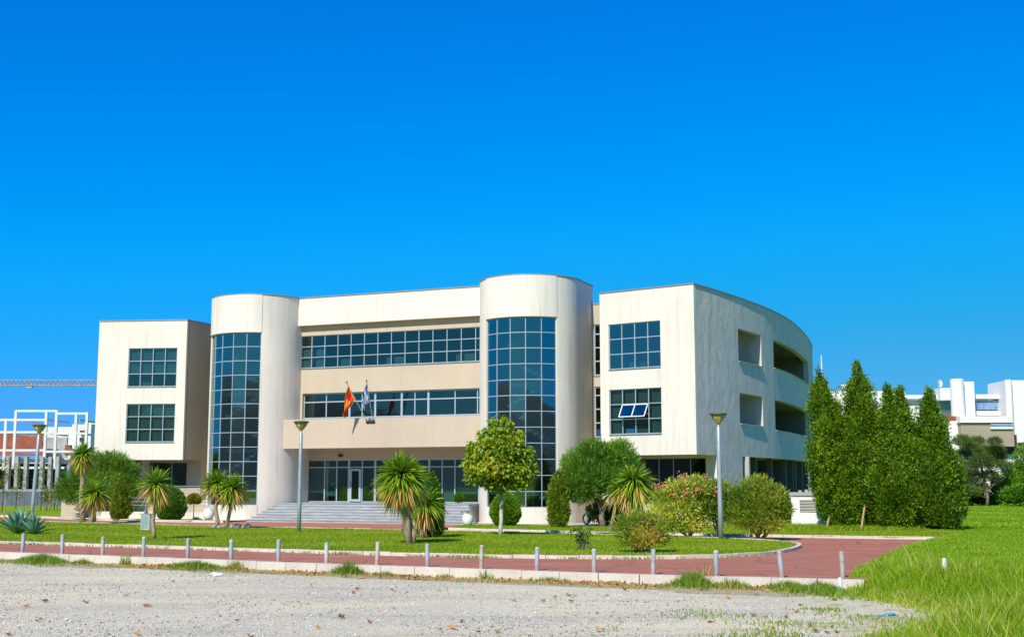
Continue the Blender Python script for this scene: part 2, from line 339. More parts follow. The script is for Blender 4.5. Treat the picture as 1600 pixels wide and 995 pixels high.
sheet('front_lawn', far_R + [(19.0, 54), (19.0, 66), (8, 66.2), (4.5, 64.3), (2.9, 64.1), (1.3, 65.8), (-2.4, 66.7), (-2.9, 63.5)], LZ, 'lawn')
sheet('pavement', [(-26, 82), (-22.8, 75.5), (-18.6, 73.9), (-16.9, 73), (-15.6, 76), (-2, 71), (-2.6, 66.6), (1.3, 65.6), (3, 64), (4.6, 64.2), (9.2, 65.5), (17, 80), (0, 100), (-20, 95)], -.012, 'paving')
sheet('side_lawn', [(19.3, 65.5), (30.2, 85), (41.2, 112), (12.4, 134.4), (-36, 146), (-60, 140), (-34, 100), (0, 99), (16.9, 80.2), (9.1, 65.6)], -.02, 'field')

# grass field at the right: rises from the lot to the campus level
def strip_grid(name, left, right, n, mat, zf):
    V = []; m = len(left)
    for (a, b) in zip(left, right):
        for i in range(n + 1):
            f = (i / n) ** 1.8; V.append((a[0] + (b[0] - a[0]) * f, a[1] + (b[1] - a[1]) * f))
    V = np.array(V); Z = zf(V[:, 0], V[:, 1]); V = np.c_[V, Z]
    F = [(r * (n + 1) + i, r * (n + 1) + i + 1, (r + 1) * (n + 1) + i + 1, (r + 1) * (n + 1) + i) for r in range(m - 1) for i in range(n)]
    return npobj(name, V, F, mat, kind='structure', smooth=True)
fl = [(4.6, 14.0), (4.9, 17), (5.4, 19.5), (7.3, 21.9), (8.3, 23.6), (8.1, 25.6), (7.4, 27.6), (7.7, 29.6), (8.1, 30.2), (9.0, 32.8), (10.6, 36.6), (12.3, 40.6), (14.4, 45.4), (16.9, 50.2), (18.9, 54), (18.9, 66), (30, 85), (41, 112), (12.5, 134), (-35, 145)]
def field_z(x, y):
    xl = np.interp(y, [p[1] for p in fl[:9]], [p[0] for p in fl[:9]]); ex = np.where(y < 30.2, np.clip((x - xl) / 1.5, 0, 1), 1.0)
    w = np.clip((y - 22.5) / 7.5, 0, 1); w = w * w * (3 - 2 * w)
    return GZ - .01 + (0.31 + .0) * w * ex + .035 * np.sin(x * 1.7 + y * .6) * np.sin(y * 1.1 - x * .4) * (y < 60) * ex
fr = [(60 + .9 * y, y) for _, y in fl]
strip_grid('grass_field', fl, fr, 60, 'field', field_z)
# gravel lot (gentle relief) and its weedy edge
def lot_edge(x): return np.interp(x, [p[0] for p in wall_pts], [p[1] for p in wall_pts])
gx = np.linspace(-60, 12, 141); rows = np.linspace(0, 1, 60) ** 1.0
V = []
for r in rows:
    for x in gx:
        ye = lot_edge(min(x, 7.5)) + .05 if x < 7.6 else 34.0; y = -20 + (ye + 20) * r
        V.append((x, y, GZ + .012 * math.sin(x * .9 + y * .35) * math.sin(y * .8) + (.0 if x < 4.5 else 0)))
F = [(r * 141 + i, r * 141 + i + 1, (r + 1) * 141 + i + 1, (r + 1) * 141 + i) for r in range(59) for i in range(140)]
npobj('gravel_lot', V, F, 'gravel', kind='structure', smooth=True)
V = []; F = []
xs = np.linspace(-58, 7.5, 160)
for i, x in enumerate(xs):
    y = lot_edge(x); w = 1.55 + .35 * math.sin(x * 1.3) + .25 * math.sin(x * 3.1 + 1) + (.6 if x > 4 else 0)
    V += [(x, y + .04, GZ + .05), (x - .2, y - w * .5, GZ + .03), (x - .35, y - w, GZ - .02)]
    if i: k = 3 * i; F += [(k - 3, k, k + 1, k - 2), (k - 2, k + 1, k + 2, k - 1)]
npobj('dry_verge', V, F, 'verge', kind='structure', smooth=True)
V = []; F = []                                # trampled pale soil between the lot and the tall grass
for i, y in enumerate(np.linspace(15.6, 28.6, 30)):
    xl = 3.2 + .35 * math.sin(y * 1.9) + .055 * (y - 16) ** 1.5; xr = float(np.interp(y, [p[1] for p in fl[:8]], [p[0] for p in fl[:8]])) + 1.2
    V += [(xl, y, GZ - .02), ((xl + xr) / 2, y, GZ + .02), (xr, y, GZ + .03)]
    if i: k = 3 * i; F += [(k - 3, k - 2, k + 1, k), (k - 2, k - 1, k + 2, k + 1)]
npobj('bare_soil', V, F, 'soil', kind='structure', smooth=True)

# hills behind the camera (they show in the window glass)
V = []; F = []
for i in range(121):
    a = R(95 + 170 * i / 120); h = 62 + 22 * math.sin(i * .11 + 1.0) + 13 * math.sin(i * .31) + 6 * math.sin(i * .9) + 3 * math.sin(i * 2.3)
    for rr, z in ((560, -1), (680, h * .62), (760, h), (1100, -1)): V.append((rr * math.sin(a), rr * math.cos(a), z))
    if i:
        for q in range(3): k = 4 * i + q; F.append((k - 4, k, k + 1, k - 3))
npobj('hills', V, F, 'hill', kind='structure', smooth=True)

# kerb stones
def polylen(p): return np.r_[0, np.cumsum([math.dist(a, b) for a, b in zip(p[:-1], p[1:])])]
def along(p, L, s):
    x = np.interp(s, L, [q[0] for q in p]); y = np.interp(s, L, [q[1] for q in p]); return (float(x), float(y))
def smooth_path(p, n=2):
    for _ in range(n):
        q = [p[0]]
        for a, b in zip(p[:-1], p[1:]): q += [(a[0] * .75 + b[0] * .25, a[1] * .75 + b[1] * .25), (a[0] * .25 + b[0] * .75, a[1] * .25 + b[1] * .75)]
        p = q + [p[-1]]
    return p
def blocks(name, piece, pts, length, width, z0, z1, mat, side=0, cat=None, label=None, smin=0, smax=None, jit=.006):
    root = thing(name, label, cat, (pts[0][0], pts[0][1], 0)) if cat else thing(name, None, None)
    if not cat:
        del root['label'], root['category']; root['kind'] = 'structure'
    L = polylen(pts); s = smin; smax = smax or L[-1]
    while s + length * .5 < smax:
        e = min(s + length - .012, smax); a, b = along(pts, L, s), along(pts, L, e)
        d = math.dist(a, b); tx, ty = (b[0] - a[0]) / d, (b[1] - a[1]) / d
        c = ((a[0] + b[0]) / 2 + ty * side * width / 2, (a[1] + b[1]) / 2 - tx * side * width / 2)
        ang = rnd.uniform(-jit, jit); tx, ty = tx * math.cos(ang) - ty * math.sin(ang), tx * math.sin(ang) + ty * math.cos(ang)
        mb = MB(); mb.obox(c, tx, ty, d, width, z0, z1 + rnd.uniform(-jit, jit)); obj(piece, mb, mat, root)
        s += length
    return root
ring = smooth_path(lawn_near[1:] + lawn_far[::-1][:-1])
blocks('lawn_kerb', 'kerb_stone', ring, 1.0, .16, PZ - .05, LZ + .025, 'kerb', 1, jit=.012)
blocks('far_kerb', 'kerb_stone', smooth_path(far_R), 1.2, .16, PZ - .05, LZ + .03, 'kerb', -1)
blocks('left_far_kerb', 'kerb_stone', smooth_path(far_L[1:]), 1.5, .2, PZ - .05, LZ + .05, 'kerb', -1)
blocks('retaining_wall', 'wall_block', smooth_path(wall_pts[1:]), 1.05, .28, GZ - .1, WZ, 'kerb', 1, 'wall',
       'low beige concrete retaining wall with bollards along the edge of the gravel lot', jit=.004)

# ------------------------------------------------------------------ the building
O2 = (-7.562, 74.79); AX = .399; U = (math.cos(AX), -math.sin(AX)); N2 = (-math.sin(AX), -math.cos(AX))
def loc2(s, t): return (O2[0] + U[0] * s + N2[0] * t, O2[1] + U[1] * s + N2[1] * t)
class Path:
    def __init__(s, pts, smooth=False):
        s.p = np.array(pts, dtype=float); d = np.diff(s.p, axis=0); ln = np.hypot(d[:, 0], d[:, 1]); s.L = np.r_[0, np.cumsum(ln)]
        n = np.c_[d[:, 1], -d[:, 0]] / ln[:, None]
        s.n = np.r_[n[:1], (n[:-1] + n[1:]) / 2, n[-1:]]; s.len = s.L[-1]
    def at(s, q, off=0):
        x = np.interp(q, s.L, s.p[:, 0]); y = np.interp(q, s.L, s.p[:, 1]); nx = np.interp(q, s.L, s.n[:, 0]); ny = np.interp(q, s.L, s.n[:, 1])
        k = math.hypot(nx, ny); return (x + nx / k * off, y + ny / k * off)
def strip_wall(mb, P, s0, s1, z0, z1, holes=(), thick=.3, off=0.0):
    sb = {s0, s1} | {float(x) for x in P.L if s0 < x < s1}; zb = {z0, z1}
    for h in holes: sb |= {max(s0, h[0]), min(s1, h[1])}; zb |= {max(z0, h[2]), min(z1, h[3])}
    sb = sorted(sb); zb = sorted(zb)
    inside = lambda i, j: 0 <= i < len(sb) - 1 and 0 <= j < len(zb) - 1 and not any(h[0] - 1e-6 <= (sb[i] + sb[i + 1]) / 2 <= h[1] and h[2] <= (zb[j] + zb[j + 1]) / 2 <= h[3] for h in holes)
    F = [P.at(q, off) for q in sb]; B = [P.at(q, off - thick) for q in sb]
    for i in range(len(sb) - 1):
        for j in range(len(zb) - 1):
            if not inside(i, j): continue
            a, b = zb[j], zb[j + 1]
            mb.poly([(*F[i], a), (*F[i + 1], a), (*F[i + 1], b), (*F[i], b)]); mb.poly([(*B[i + 1], a), (*B[i], a), (*B[i], b), (*B[i + 1], b)])
            if not inside(i - 1, j): mb.poly([(*B[i], a), (*F[i], a), (*F[i], b), (*B[i], b)])
            if not inside(i + 1, j): mb.poly([(*F[i + 1], a), (*B[i + 1], a), (*B[i + 1], b), (*F[i + 1], b)])
            if not inside(i, j - 1): mb.poly([(*B[i], a), (*B[i + 1], a), (*F[i + 1], a), (*F[i], a)])
            if not inside(i, j + 1): mb.poly([(*F[i], b), (*F[i + 1], b), (*B[i + 1], b), (*B[i], b)])
def window(parent, P, sb, zb, inset=.1, glass='glass', blinds=None, bar=.045, wide=(), skip=(), label=None, name='window', hbar=None, sill=True):
    """frame and mullions as the window part; panes and blinds as its sub-parts"""
    fr = MB(); z0, z1 = zb[0], zb[-1]; hbar = hbar or bar
    for i, q in enumerate(sb):
        c = P.at(q, -inset); a, b = P.at(q - .01), P.at(q + .01); d = math.dist(a, b); w = bar * (2 if i in wide else 1)
        if i == 0: c = P.at(q + w / 2, -inset)
        if i == len(sb) - 1: c = P.at(q - w / 2, -inset)
        fr.obox(c, (b[0] - a[0]) / d, (b[1] - a[1]) / d, w, .085, z0 + .002, z1 - .002)
    for i in range(len(sb) - 1):
        a, b = P.at(sb[i], -inset), P.at(sb[i + 1], -inset); d = math.dist(a, b); tx, ty = (b[0] - a[0]) / d, (b[1] - a[1]) / d; c = ((a[0] + b[0]) / 2, (a[1] + b[1]) / 2)
        for j, z in enumerate(zb):
            if (i, j) in skip: continue
            zz = z + hbar / 2 + .003 if j == 0 else z - hbar / 2 - .003 if j == len(zb) - 1 else z
            fr.obox(c, tx, ty, d, .07, zz - hbar / 2, zz + hbar / 2)
    W = obj(name, fr, 'frame', parent, label=label)
    if sill:
        mb = MB()
        for i in range(len(sb) - 1):
            a, b = P.at(sb[i], .02), P.at(sb[i + 1], .02); d = math.dist(a, b); tx, ty = (b[0] - a[0]) / d, (b[1] - a[1]) / d; c = ((a[0] + b[0]) / 2 - ty * (-.0), (a[1] + b[1]) / 2)
            nx, ny = ty, -tx; c = (c[0] - nx * (inset + .02) / 2, c[1] - ny * (inset + .02) / 2)
            mb.obox(c, tx, ty, d, inset + .09, z0 - .035, z0 + .001)
        obj('sill', mb, 'coping', W)
    for i in range(len(sb) - 1):
        for j in range(len(zb) - 1):
            if ('p', i, j) in skip: continue
            a, b = P.at(sb[i], -inset), P.at(sb[i + 1], -inset); d = math.dist(a, b); tx, ty = (b[0] - a[0]) / d, (b[1] - a[1]) / d; nx, ny = ty, -tx
            zt = zb[j + 1]; jj = j
            while (i, jj + 1) in skip and jj + 1 < len(zb) - 1: jj += 1; zt = zb[jj + 1]
            if (i, j) in skip and j > 0: continue
            e = [rnd.uniform(-.0022, .0022) * d for _ in range(4)]
            q = lambda r, f, k, z: (a[0] + (b[0] - a[0]) * f + nx * (k + r), a[1] + (b[1] - a[1]) * f + ny * (k + r), z)
            mb = MB(); mb.hexa([q(e[0], 0, .004, zb[j]), q(e[1], 1, .004, zb[j]), q(e[1], 1, -.004, zb[j]), q(e[0], 0, -.004, zb[j]), q(e[2], 0, .004, zt), q(e[3], 1, .004, zt), q(e[3], 1, -.004, zt), q(e[2], 0, -.004, zt)])
            obj('pane', mb, glass, W)
            bl = blinds(i, j) if blinds else None
            if bl:
                f0, f1, g0, g1, mt = bl; zz0, zz1 = zb[j] + (zt - zb[j]) * g0, zb[j] + (zt - zb[j]) * g1
                mb = MB(); mb.hexa([q(0, f0, -.13, zz0), q(0, f1, -.13, zz0), q(0, f1, -.15, zz0), q(0, f0, -.15, zz0), q(0, f0, -.13, zz1), q(0, f1, -.13, zz1), q(0, f1, -.15, zz1), q(0, f0, -.15, zz1)])
                obj('blind', mb, mt, W)
    return W
lin = lambda a, b, n: [a + (b - a) * i / n for i in range(n + 1)]

B = thing('campus_hall', 'large cream three storey campus hall with two glazed round towers and curved right side', 'building', (O2[0], O2[1], 0))
HW, HT, OV = 12.608, 13.72, 3.66
ri, ro, lo, li = (4.874, 67.989), (9.601, 64.582), (-26.872, 79.84), (-21.003, 79.245)
bk = (.3885, .9215)
side = smooth_path([ro, (11.28, 67.02), (13.3, 70.2), (16.25, 75.4), (18.9, 81.5), (21.7, 89.75), (23.6, 96.24), (25.0, 103.7), (25.6, 110), (25.2, 117)], 2)
def mirror(p):
    d = (p[0] - O2[0], p[1] - O2[1]); s = d[0] * U[0] + d[1] * U[1]; t = d[0] * N2[0] + d[1] * N2[1]; return loc2(-s, t)
side_l = [lo] + [mirror(p) for p in side[1:]]
P_rf, P_lf = Path([ri, ro]), Path([lo, li])
P_rs, P_ls = Path(side), Path(side_l[::-1])
link_r, link_l = loc2(14.05, -2.3), loc2(-14.05, -2.3)
P_ri, P_li = Path([link_r, ri]), Path([li, link_l])
# wings: fronts, curved sides, inner sides
w_r, w_l = (.55, 3.80), (2.05, 5.30)
WU, WL = (8.34, 10.84), (4.79, 7.24)
for P, w, nm in ((P_rf, w_r, 'r'), (P_lf, w_l, 'l')):
    mb = MB(); strip_wall(mb, P, 0, P.len, OV, HW, [(*w, *WU), (*w, *WL)], .3); obj('wing_front_wall', mb, 'cream', B)
A_o = (5.78, 9.7); B_o = (12.2, 27.2)
mb = MB(); strip_wall(mb, P_rs, .303, P_rs.len, OV, HW, [(*A_o, 8.97, 10.87), (*A_o, 5.45, 7.22), (*B_o, 9.1, 10.87), (*B_o, 5.32, 7.2)], .35)
obj('curved_side_wall', mb, 'weather', B, smooth=False)
mb = MB(); strip_wall(mb, P_ls, 0, P_ls.len - .303, OV, HW, [], .35); obj('curved_side_wall', mb, 'cream', B)
mb = MB(); strip_wall(mb, P_ri, 0, P_ri.len - .303, 0, HW, [], .3); obj('wing_inner_wall', mb, 'cream', B)
mb = MB(); strip_wall(mb, P_li, .303, P_li.len, OV, HW, [], .3); strip_wall(mb, P_li, 1.9, P_li.len, -.1, OV - .0, [], .3); obj('wing_inner_wall', mb, 'cream_shaded', B)
# copings
def coping(P, z, s0=0, s1=None, mat='coping'):
    mb = MB(); s1 = s1 or P.len; strip_wall(mb, P, s0, s1, z + .002, z + .07, [], .42, .04); obj('coping', mb, mat, B)
for P in (P_rf, P_lf, P_rs, P_ls, P_li, P_ri): coping(P, HW)
# wing windows
def bl_all(i, j): return (.10, .98, .0 if j else .05, .93, 'blind')
def bl_lu(i, j): return (.06, .97, .0, .95, 'blindg') if j else ((.1, .95, .0, rnd.uniform(.3, .5), 'paper') if i in (1,) else None)
def bl_rl(i, j):
    if i in (1, 2) and j == 1: return None
    if i == 1 and j == 0: return (.78, .95, 0, .4, 'blind')
    if i == 2 and j == 0: return (.02, .98, 0, .45, 'blind')
    return (.10, .98, 0, .93, 'blind')
window(B, P_lf, lin(*w_l, 4), lin(*WU, 3), .1, 'glass', bl_lu)
window(B, P_lf, lin(*w_l, 4), lin(*WL, 3), .1, 'glass', bl_all)
window(B, P_rf, lin(*w_r, 4), lin(*WU, 3), .1, 'glass_t', lambda i, j: (.45, .95, 0, .45, 'paper') if (i, j) == (1, 0) else (.3, .7, 0, .4, 'paper') if (i, j) == (2, 0) else None)
sk = {('p', 1, 1), ('p', 2, 1)}
window(B, P_rf, lin(*w_r, 4), lin(*WL, 3), .1, 'glass', bl_rl, skip=sk)
# the open top hung sash
zb = lin(*WL, 3); sbk = lin(*w_r, 4); zt, zl = zb[2] - .05, zb[1] + .03; out = .40
def sp(q, o, z): x, y = P_rf.at(q, o); return (x, y, z)
mb = MB(); sa, sm_, sc_ = sbk[1], sbk[2], sbk[3]
def bar3(a, b, r=.03): mb.tube([a, b], r, 6)
for q in (sa + .03, sm_, sc_ - .03): bar3(sp(q, .0, zt), sp(q, out, zl + .08))
for o_, z_ in ((.0, zt), (out, zl + .08)): bar3(sp(sa + .03, o_, z_), sp(sc_ - .03, o_, z_))
bar3(sp(sa + .03, -.08, zb[1] + .2), sp(sa + .03, out * .7, zl + .3), .012); bar3(sp(sc_ - .03, -.08, zb[1] + .2), sp(sc_ - .03, out * .7, zl + .3), .012)
S = obj('open_sash', mb, 'white', B, label='open top hung sash with two panes')
for a, b in ((sa + .05, sm_ - .02), (sm_ + .02, sc_ - .05)):
    mb = MB(); p = [sp(a, .0, zt), sp(b, .0, zt), sp(b, out, zl + .08), sp(a, out, zl + .08)]
    mb.hexa([(x, y, z - .004) for x, y, z in p] + [(x, y, z + .004) for x, y, z in p]); obj('pane', mb, 'glass_t', S)
# soffits and ground floor of the wings
def poly_at(pts, z0, z1, name, mat): mb = MB(); mb.prism(pts, z0, z1); return obj(name, mb, mat, B)
foot = [ri, ro] + side[1:] + [mirror(p) for p in side[::-1]][:-1] + [lo, li, link_l, loc2(-12.2, -2.3), loc2(12.2, -2.3), link_r]
cx = sum(p[0] for p in foot) / len(foot); cy = sum(p[1] for p in foot) / len(foot)
def slab(z0, z1, d, name, mat):
    """one storey slab: right wedge, left wedge and the strip between the two curved sides"""
    qs = np.linspace(6.2, P_rs.len - .5, 26); R_ = [P_rs.at(q, -d) for q in qs]; L_ = [mirror(p) for p in R_]
    wd = [P_rs.at(q, -d) for q in np.linspace(d, 6.2, 8)]; a = P_rf.at(d, -d); c = loc2(14.05 + d, -2.6)
    mb = MB(); w = [a] + wd; w = w + [c]; mb.prism(w, z0, z1); mb.prism([mirror(p) for p in w][::-1], z0, z1)
    for i in range(len(qs) - 1): mb.prism([L_[i], R_[i], R_[i + 1], L_[i + 1]], z0, z1)
    mb.prism([loc2(-12.0, -2.65), loc2(12.0, -2.65), R_[0], L_[0]], z0, z1)
    obj(name, mb, mat, B)
slab(HW - .45, HW - .25, .33, 'roof', 'concrete'); slab(OV + .01, OV + .3, .33, 'storey_slab', 'tan')
slab(7.5, 7.85, .4, 'storey_slab', 'inner'); slab(.0, .12, 2.6, 'storey_slab', 'floor_in')
# right wing, ground floor: glazed bay behind the overhang, pier at the side, loggia along the curve
g0 = P_rs.at(2.45, -.02); d_ = np.array(ri) - np.array(ro); d_ /= np.hypot(*d_)
ga = (g0[0] + d_[0] * 6.6, g0[1] + d_[1] * 6.6); P_rg = Path([ga, g0])
mb = MB(); strip_wall(mb, P_rg, 0, P_rg.len, -.1, OV + .005, [(1.2, 5.95, 1.15, 3.55)], .3); obj('ground_wall', mb, 'cream', B)
window(B, P_rg, [1.2, 2.1, 3.05, 3.95, 5.0, 5.95], [1.15, 3.55], .1, 'glass_d')
mb = MB(); strip_wall(mb, P_rs, 2.5, 6.02, -.1, OV + .0, [], .35, -.0); obj('side_pier_wall', mb, 'weather', B)
P_lg = Path([P_rs.at(q, -2.6) for q in np.linspace(5.9, P_rs.len - 1, 20)])
hs_ = [(1.5 + 3.6 * k, 4.2 + 3.6 * k, .2 if k % 2 else .9, 3.2) for k in range(8)]
mb = MB(); strip_wall(mb, P_lg, 0, P_lg.len, -.1, OV, hs_, .25); obj('ground_wall', mb, 'recess_shade', B)
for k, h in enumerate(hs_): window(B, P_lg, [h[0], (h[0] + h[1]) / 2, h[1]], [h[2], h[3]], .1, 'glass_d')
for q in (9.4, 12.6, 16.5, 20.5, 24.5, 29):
    c = P_rs.at(q, -.55); mb = MB(); mb.obox(c, U[0], U[1], .32, .32, -.1, OV); obj('column', mb, 'recess_shade', B)
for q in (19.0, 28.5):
    a, b = P_rs.at(q, -.36), P_rs.at(q, -2.62); dl = math.dist(a, b); mb = MB(); mb.obox(((a[0] + b[0]) / 2, (a[1] + b[1]) / 2), (b[0] - a[0]) / dl, (b[1] - a[1]) / dl, dl, .2, -.1, OV); obj('cross_wall', mb, 'recess_shade', B)
# loggia recesses behind the curved side wall: floors, back walls with a door opening, cheeks
for z0, z1 in ((OV + .31, 7.3), (7.9, 11.2)):
    for o_ in (A_o, B_o):
        Pb = Path([P_rs.at(q, -1.75 if o_ is A_o else -3.2) for q in np.linspace(o_[0] - .02, o_[1] + .02, 9)])
        hl = [] if o_ is A_o else [(1.2, 5.2, z0 + .2, z0 + 2.7), (6.5, 11.0, z0 + .8, z0 + 2.7)]
        mb = MB(); strip_wall(mb, Pb, 0, Pb.len, z0, z1, hl, .2)
        dd = 1.72 if o_ is A_o else 3.18
        for q in (o_[0] - .1, o_[1] + .1):
            a, b = P_rs.at(q, -.34), P_rs.at(q, -dd); dl = math.dist(a, b); mb.obox(((a[0] + b[0]) / 2, (a[1] + b[1]) / 2), (b[0] - a[0]) / dl, (b[1] - a[1]) / dl, dl, .2, z0, z1)
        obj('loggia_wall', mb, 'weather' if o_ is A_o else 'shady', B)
        for h in hl: window(B, Pb, [h[0], h[1]], [h[2], h[3]], .08, 'glass_d', sill=False)
        mb = MB(); qs = np.linspace(*o_, 9)
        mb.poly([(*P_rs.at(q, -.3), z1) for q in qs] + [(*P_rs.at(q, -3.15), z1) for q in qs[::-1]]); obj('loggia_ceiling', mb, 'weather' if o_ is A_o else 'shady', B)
    for o_ in (A_o, B_o):
        mb = MB()
        zz = {True: (8.97 if o_ is A_o else 9.1), False: (5.45 if o_ is A_o else 5.32)}[z0 > 6]
        qs = np.linspace(o_[0] + .01, o_[1] - .01, 10)
        for a, b in zip(qs[:-1], qs[1:]):
            p, r = P_rs.at(a, -.16), P_rs.at(b, -.16); dl = math.dist(p, r); mb.obox(((p[0] + r[0]) / 2, (p[1] + r[1]) / 2), (r[0] - p[0]) / dl, (r[1] - p[1]) / dl, dl, .46, zz + .002, zz + .04)
        obj('parapet_coping', mb, 'weather', B)
# small aerial on the side wall
mb = MB(); p = P_rs.at(27.9, 0); q = P_rs.at(27.9, .9)
mb.tube([(*p, 9.9), (*q, 9.9)], .02, 6); mb.tube([(*q, 9.6), (*q, 10.3), (*q, 11.4)], [.06, .05, .03], 6); obj('aerial', mb, 'white', B)
# left wing ground floor
il = P_li.at(1.9, 0); dl_ = np.array(lo) - np.array(li); dl_ /= np.hypot(*dl_)
P_lw = Path([(il[0] + dl_[0] * 7.5, il[1] + dl_[1] * 7.5), (il[0] + .0, il[1] + .0)])
hz = [(1.0, 6.55, 1.95, 3.55)]
mb = MB(); strip_wall(mb, P_lw, 0, P_lw.len - .0, -.1, OV + .004, hz, .3); obj('ground_wall', mb, 'tan', B)
window(B, P_lw, [1.0, 2.0, 3.1, 4.2, 5.5, 6.55], [1.95, 3.55], .12, 'glass_d')
for P, z0, z1, dd, a, b in ((P_lw, .1, OV, 4.0, 0, P_lw.len), (P_rg, .13, OV, 4.0, 0, P_rg.len), (P_lg, .13, OV, 2.6, 0, P_lg.len), (P_rf, OV + .3, HW - .5, 5.0, -.3, P_rf.len - .3), (P_lf, OV + .3, HW - .5, 5.0, .3, P_lf.len + .3)):
    a_, b_ = P.at(max(a, 0), -dd), P.at(min(b, P.len), -dd)
    mb = MB(); pp = Path([P.at(q, -dd) for q in np.linspace(.7 if P is P_lf else 0, P.len - (.7 if P is P_rf else 0), 12)]); strip_wall(mb, pp, 0, pp.len, z0, z1, [], .15); obj('inner_wall', mb, 'inner', B)
P_lo = Path([mirror(P_rs.at(q, -2.6)) for q in np.linspace(1.0, P_rs.len - 1, 20)][::-1])
mb = MB(); strip_wall(mb, P_lo, 0, P_lo.len, -.1, OV, [], .2); obj('ground_wall', mb, 'cream', B)
# link bays beside the towers
P_kr = Path([loc2(12.2, -2.3), link_r]); P_kl = Path([link_l, loc2(-12.2, -2.3)])
for P in (P_kr, P_kl):
    hh = [(.25, P.len - .12, 8.4, 11.42), (.25, P.len - .12, 4.8, 7.76)]
    mb = MB(); strip_wall(mb, P, 0, P.len, 0, HW, hh, .3); obj('link_wall', mb, 'tan', B)
    for h in hh: window(B, P, [h[0], h[1]], [h[2], h[2] + .85, h[2] + 1.65, h[2] + 2.45, h[3]], .1, 'glass_d', bar=.07)
    coping(P, HW)
# towers
TR = 2.945
def tower(sc0, deg0, deg1, ncol):
    """plan: straight flank, half round front, straight flank; angles measured from the axis, + to the right"""
    arc = [loc2(sc0 + TR * math.sin(R(a)), TR * math.cos(R(a))) for a in np.linspace(-90, 90, 61)]
    pts = [loc2(sc0 - TR, -2.6)] + arc + [loc2(sc0 + TR, -2.6)]; P = Path(pts)
    sA = lambda deg: 2.6 + TR * R(deg + 90) * .99989
    a, b = sA(deg0), sA(deg1)
    mb = MB(); strip_wall(mb, P, 0, P.len, -.1, HT, [(a, b, -.2, HT + .1)], .3); obj('tower_wall', mb, 'cream', B, label=None)
    mb = MB(); strip_wall(mb, P, a, b, 11.39, HT, [], .34, .035); obj('tower_cap', mb, 'cream', B)
    mb = MB(); strip_wall(mb, P, a, b, -.1, .85, [], .34, .035); obj('tower_plinth', mb, 'cream', B)
    dr = rnd.sample([(i, j) for i in range(ncol) for j in range(12)], 7)
    window(B, P, lin(a, b, ncol), lin(.85, 11.39, 12), .12, 'glass_t', bar=.042, sill=False)
    mb = MB(); mb.prism([loc2(sc0 - TR + .15, -2.55)] + [loc2(sc0 + (TR - .15) * math.sin(R(a)), (TR - .15) * math.cos(R(a))) for a in np.linspace(-90, 90, 31)] + [loc2(sc0 + TR - .15, -2.55)], HT - .5, HT - .3); obj('roof', mb, 'concrete', B)
    coping(P, HT)
    for z in (4.05, 7.6): mb = MB(); mb.prism([loc2(sc0 + (TR - .45) * math.sin(R(x)), (TR - 1.6) * math.cos(R(x))) for x in np.linspace(-90, 90, 15)] + [loc2(sc0 + TR - .45, -2.5), loc2(sc0 - TR + .45, -2.5)], z, z + .22); obj('landing', mb, 'inner', B)
    # winding stair flights with rails
    mb = MB(); rl = MB()
    for f in range(6):
        z0 = .9 + 1.72 * f; dirn = 1 if f % 2 else -1
        for k in range(9):
            s_ = sc0 + dirn * (-1.5 + 3.0 * k / 8); t_ = .9 if f % 2 else -.4; c = loc2(s_, t_); mb.obox(c, U[0], U[1], .40, 1.1, z0 + k * .19, z0 + k * .19 + .16)
        for tt in (.35, 1.45) if f % 2 else (-.95, .15):
            for hgt in (.5, .95):
                a_, b_ = loc2(sc0 - dirn * 1.5, tt), loc2(sc0 + dirn * 1.5, tt); rl.tube([(*a_, z0 + hgt), (*b_, z0 + 1.55 + hgt)], .02, 5)
    obj('stair_flight', mb, 'offwhite', B); obj('stair_rail', rl, 'dark', B)
    mb = MB(); a_, b_ = loc2(sc0 - TR + .3, -2.45), loc2(sc0 + TR - .3, -2.45); strip_wall(mb, Path([a_, b_]), 0, math.dist(a_, b_), 0, HT - .5, [], .1); obj('tower_back_wall', mb, 'inner', B)
tower(9.372, -37, 52, 5); tower(-9.372, -50, 38, 5)
# middle facade
P_m = Path([loc2(-6.9, 0), loc2(6.9, 0)]); sh = lambda s: s + 6.9
P_m4 = Path([loc2(-7.2, -.4), loc2(7.2, -.4)]); s4 = lambda s: s + 7.2
mb = MB(); strip_wall(mb, P_m, .4, 13.4, 12.0, HT, [], .36); obj('parapet_band', mb, 'cream', B)
coping(P_m, HT)
mb = MB(); strip_wall(mb, P_m4, .3, 14.1, 6.0, 12.3, [(s4(-6.62), s4(6.42), 9.33, 11.39), (s4(-6.25), s4(6.4), 6.17, 7.75)], .28); obj('facade_wall', mb, 'tan', B)
def bl_mu(i, j):
    if j == 0 and i in (3, 6, 7, 11, 12): return ((.15, .95, 0, .75, 'paper') if i in (3, 7, 12) else (.55, .98, 0, .72, 'paper'))
    if i in (0, 1) and j < 2: return (.25, .9, 0, .9, 'blindg')
    return None
window(B, P_m4, [s4(-6.62 + .945 * k) for k in range(14)] + [s4(6.42)], lin(9.33, 11.39, 3), .1, 'glass', bl_mu)
zt = 7.2
xs_ = [-6.25, -4.61, -2.95, -2.05, -1.14, .69, 1.59, 2.5, 4.28, 5.75, 6.4]
window(B, P_m4, [s4(x) for x in xs_], [6.17, zt, 7.75], .22, 'glass', lambda i, j: (.0, .28, 0, 1, 'dark') if i == 0 else None, bar=.065, wide=(2, 4, 5, 7), hbar=.07)
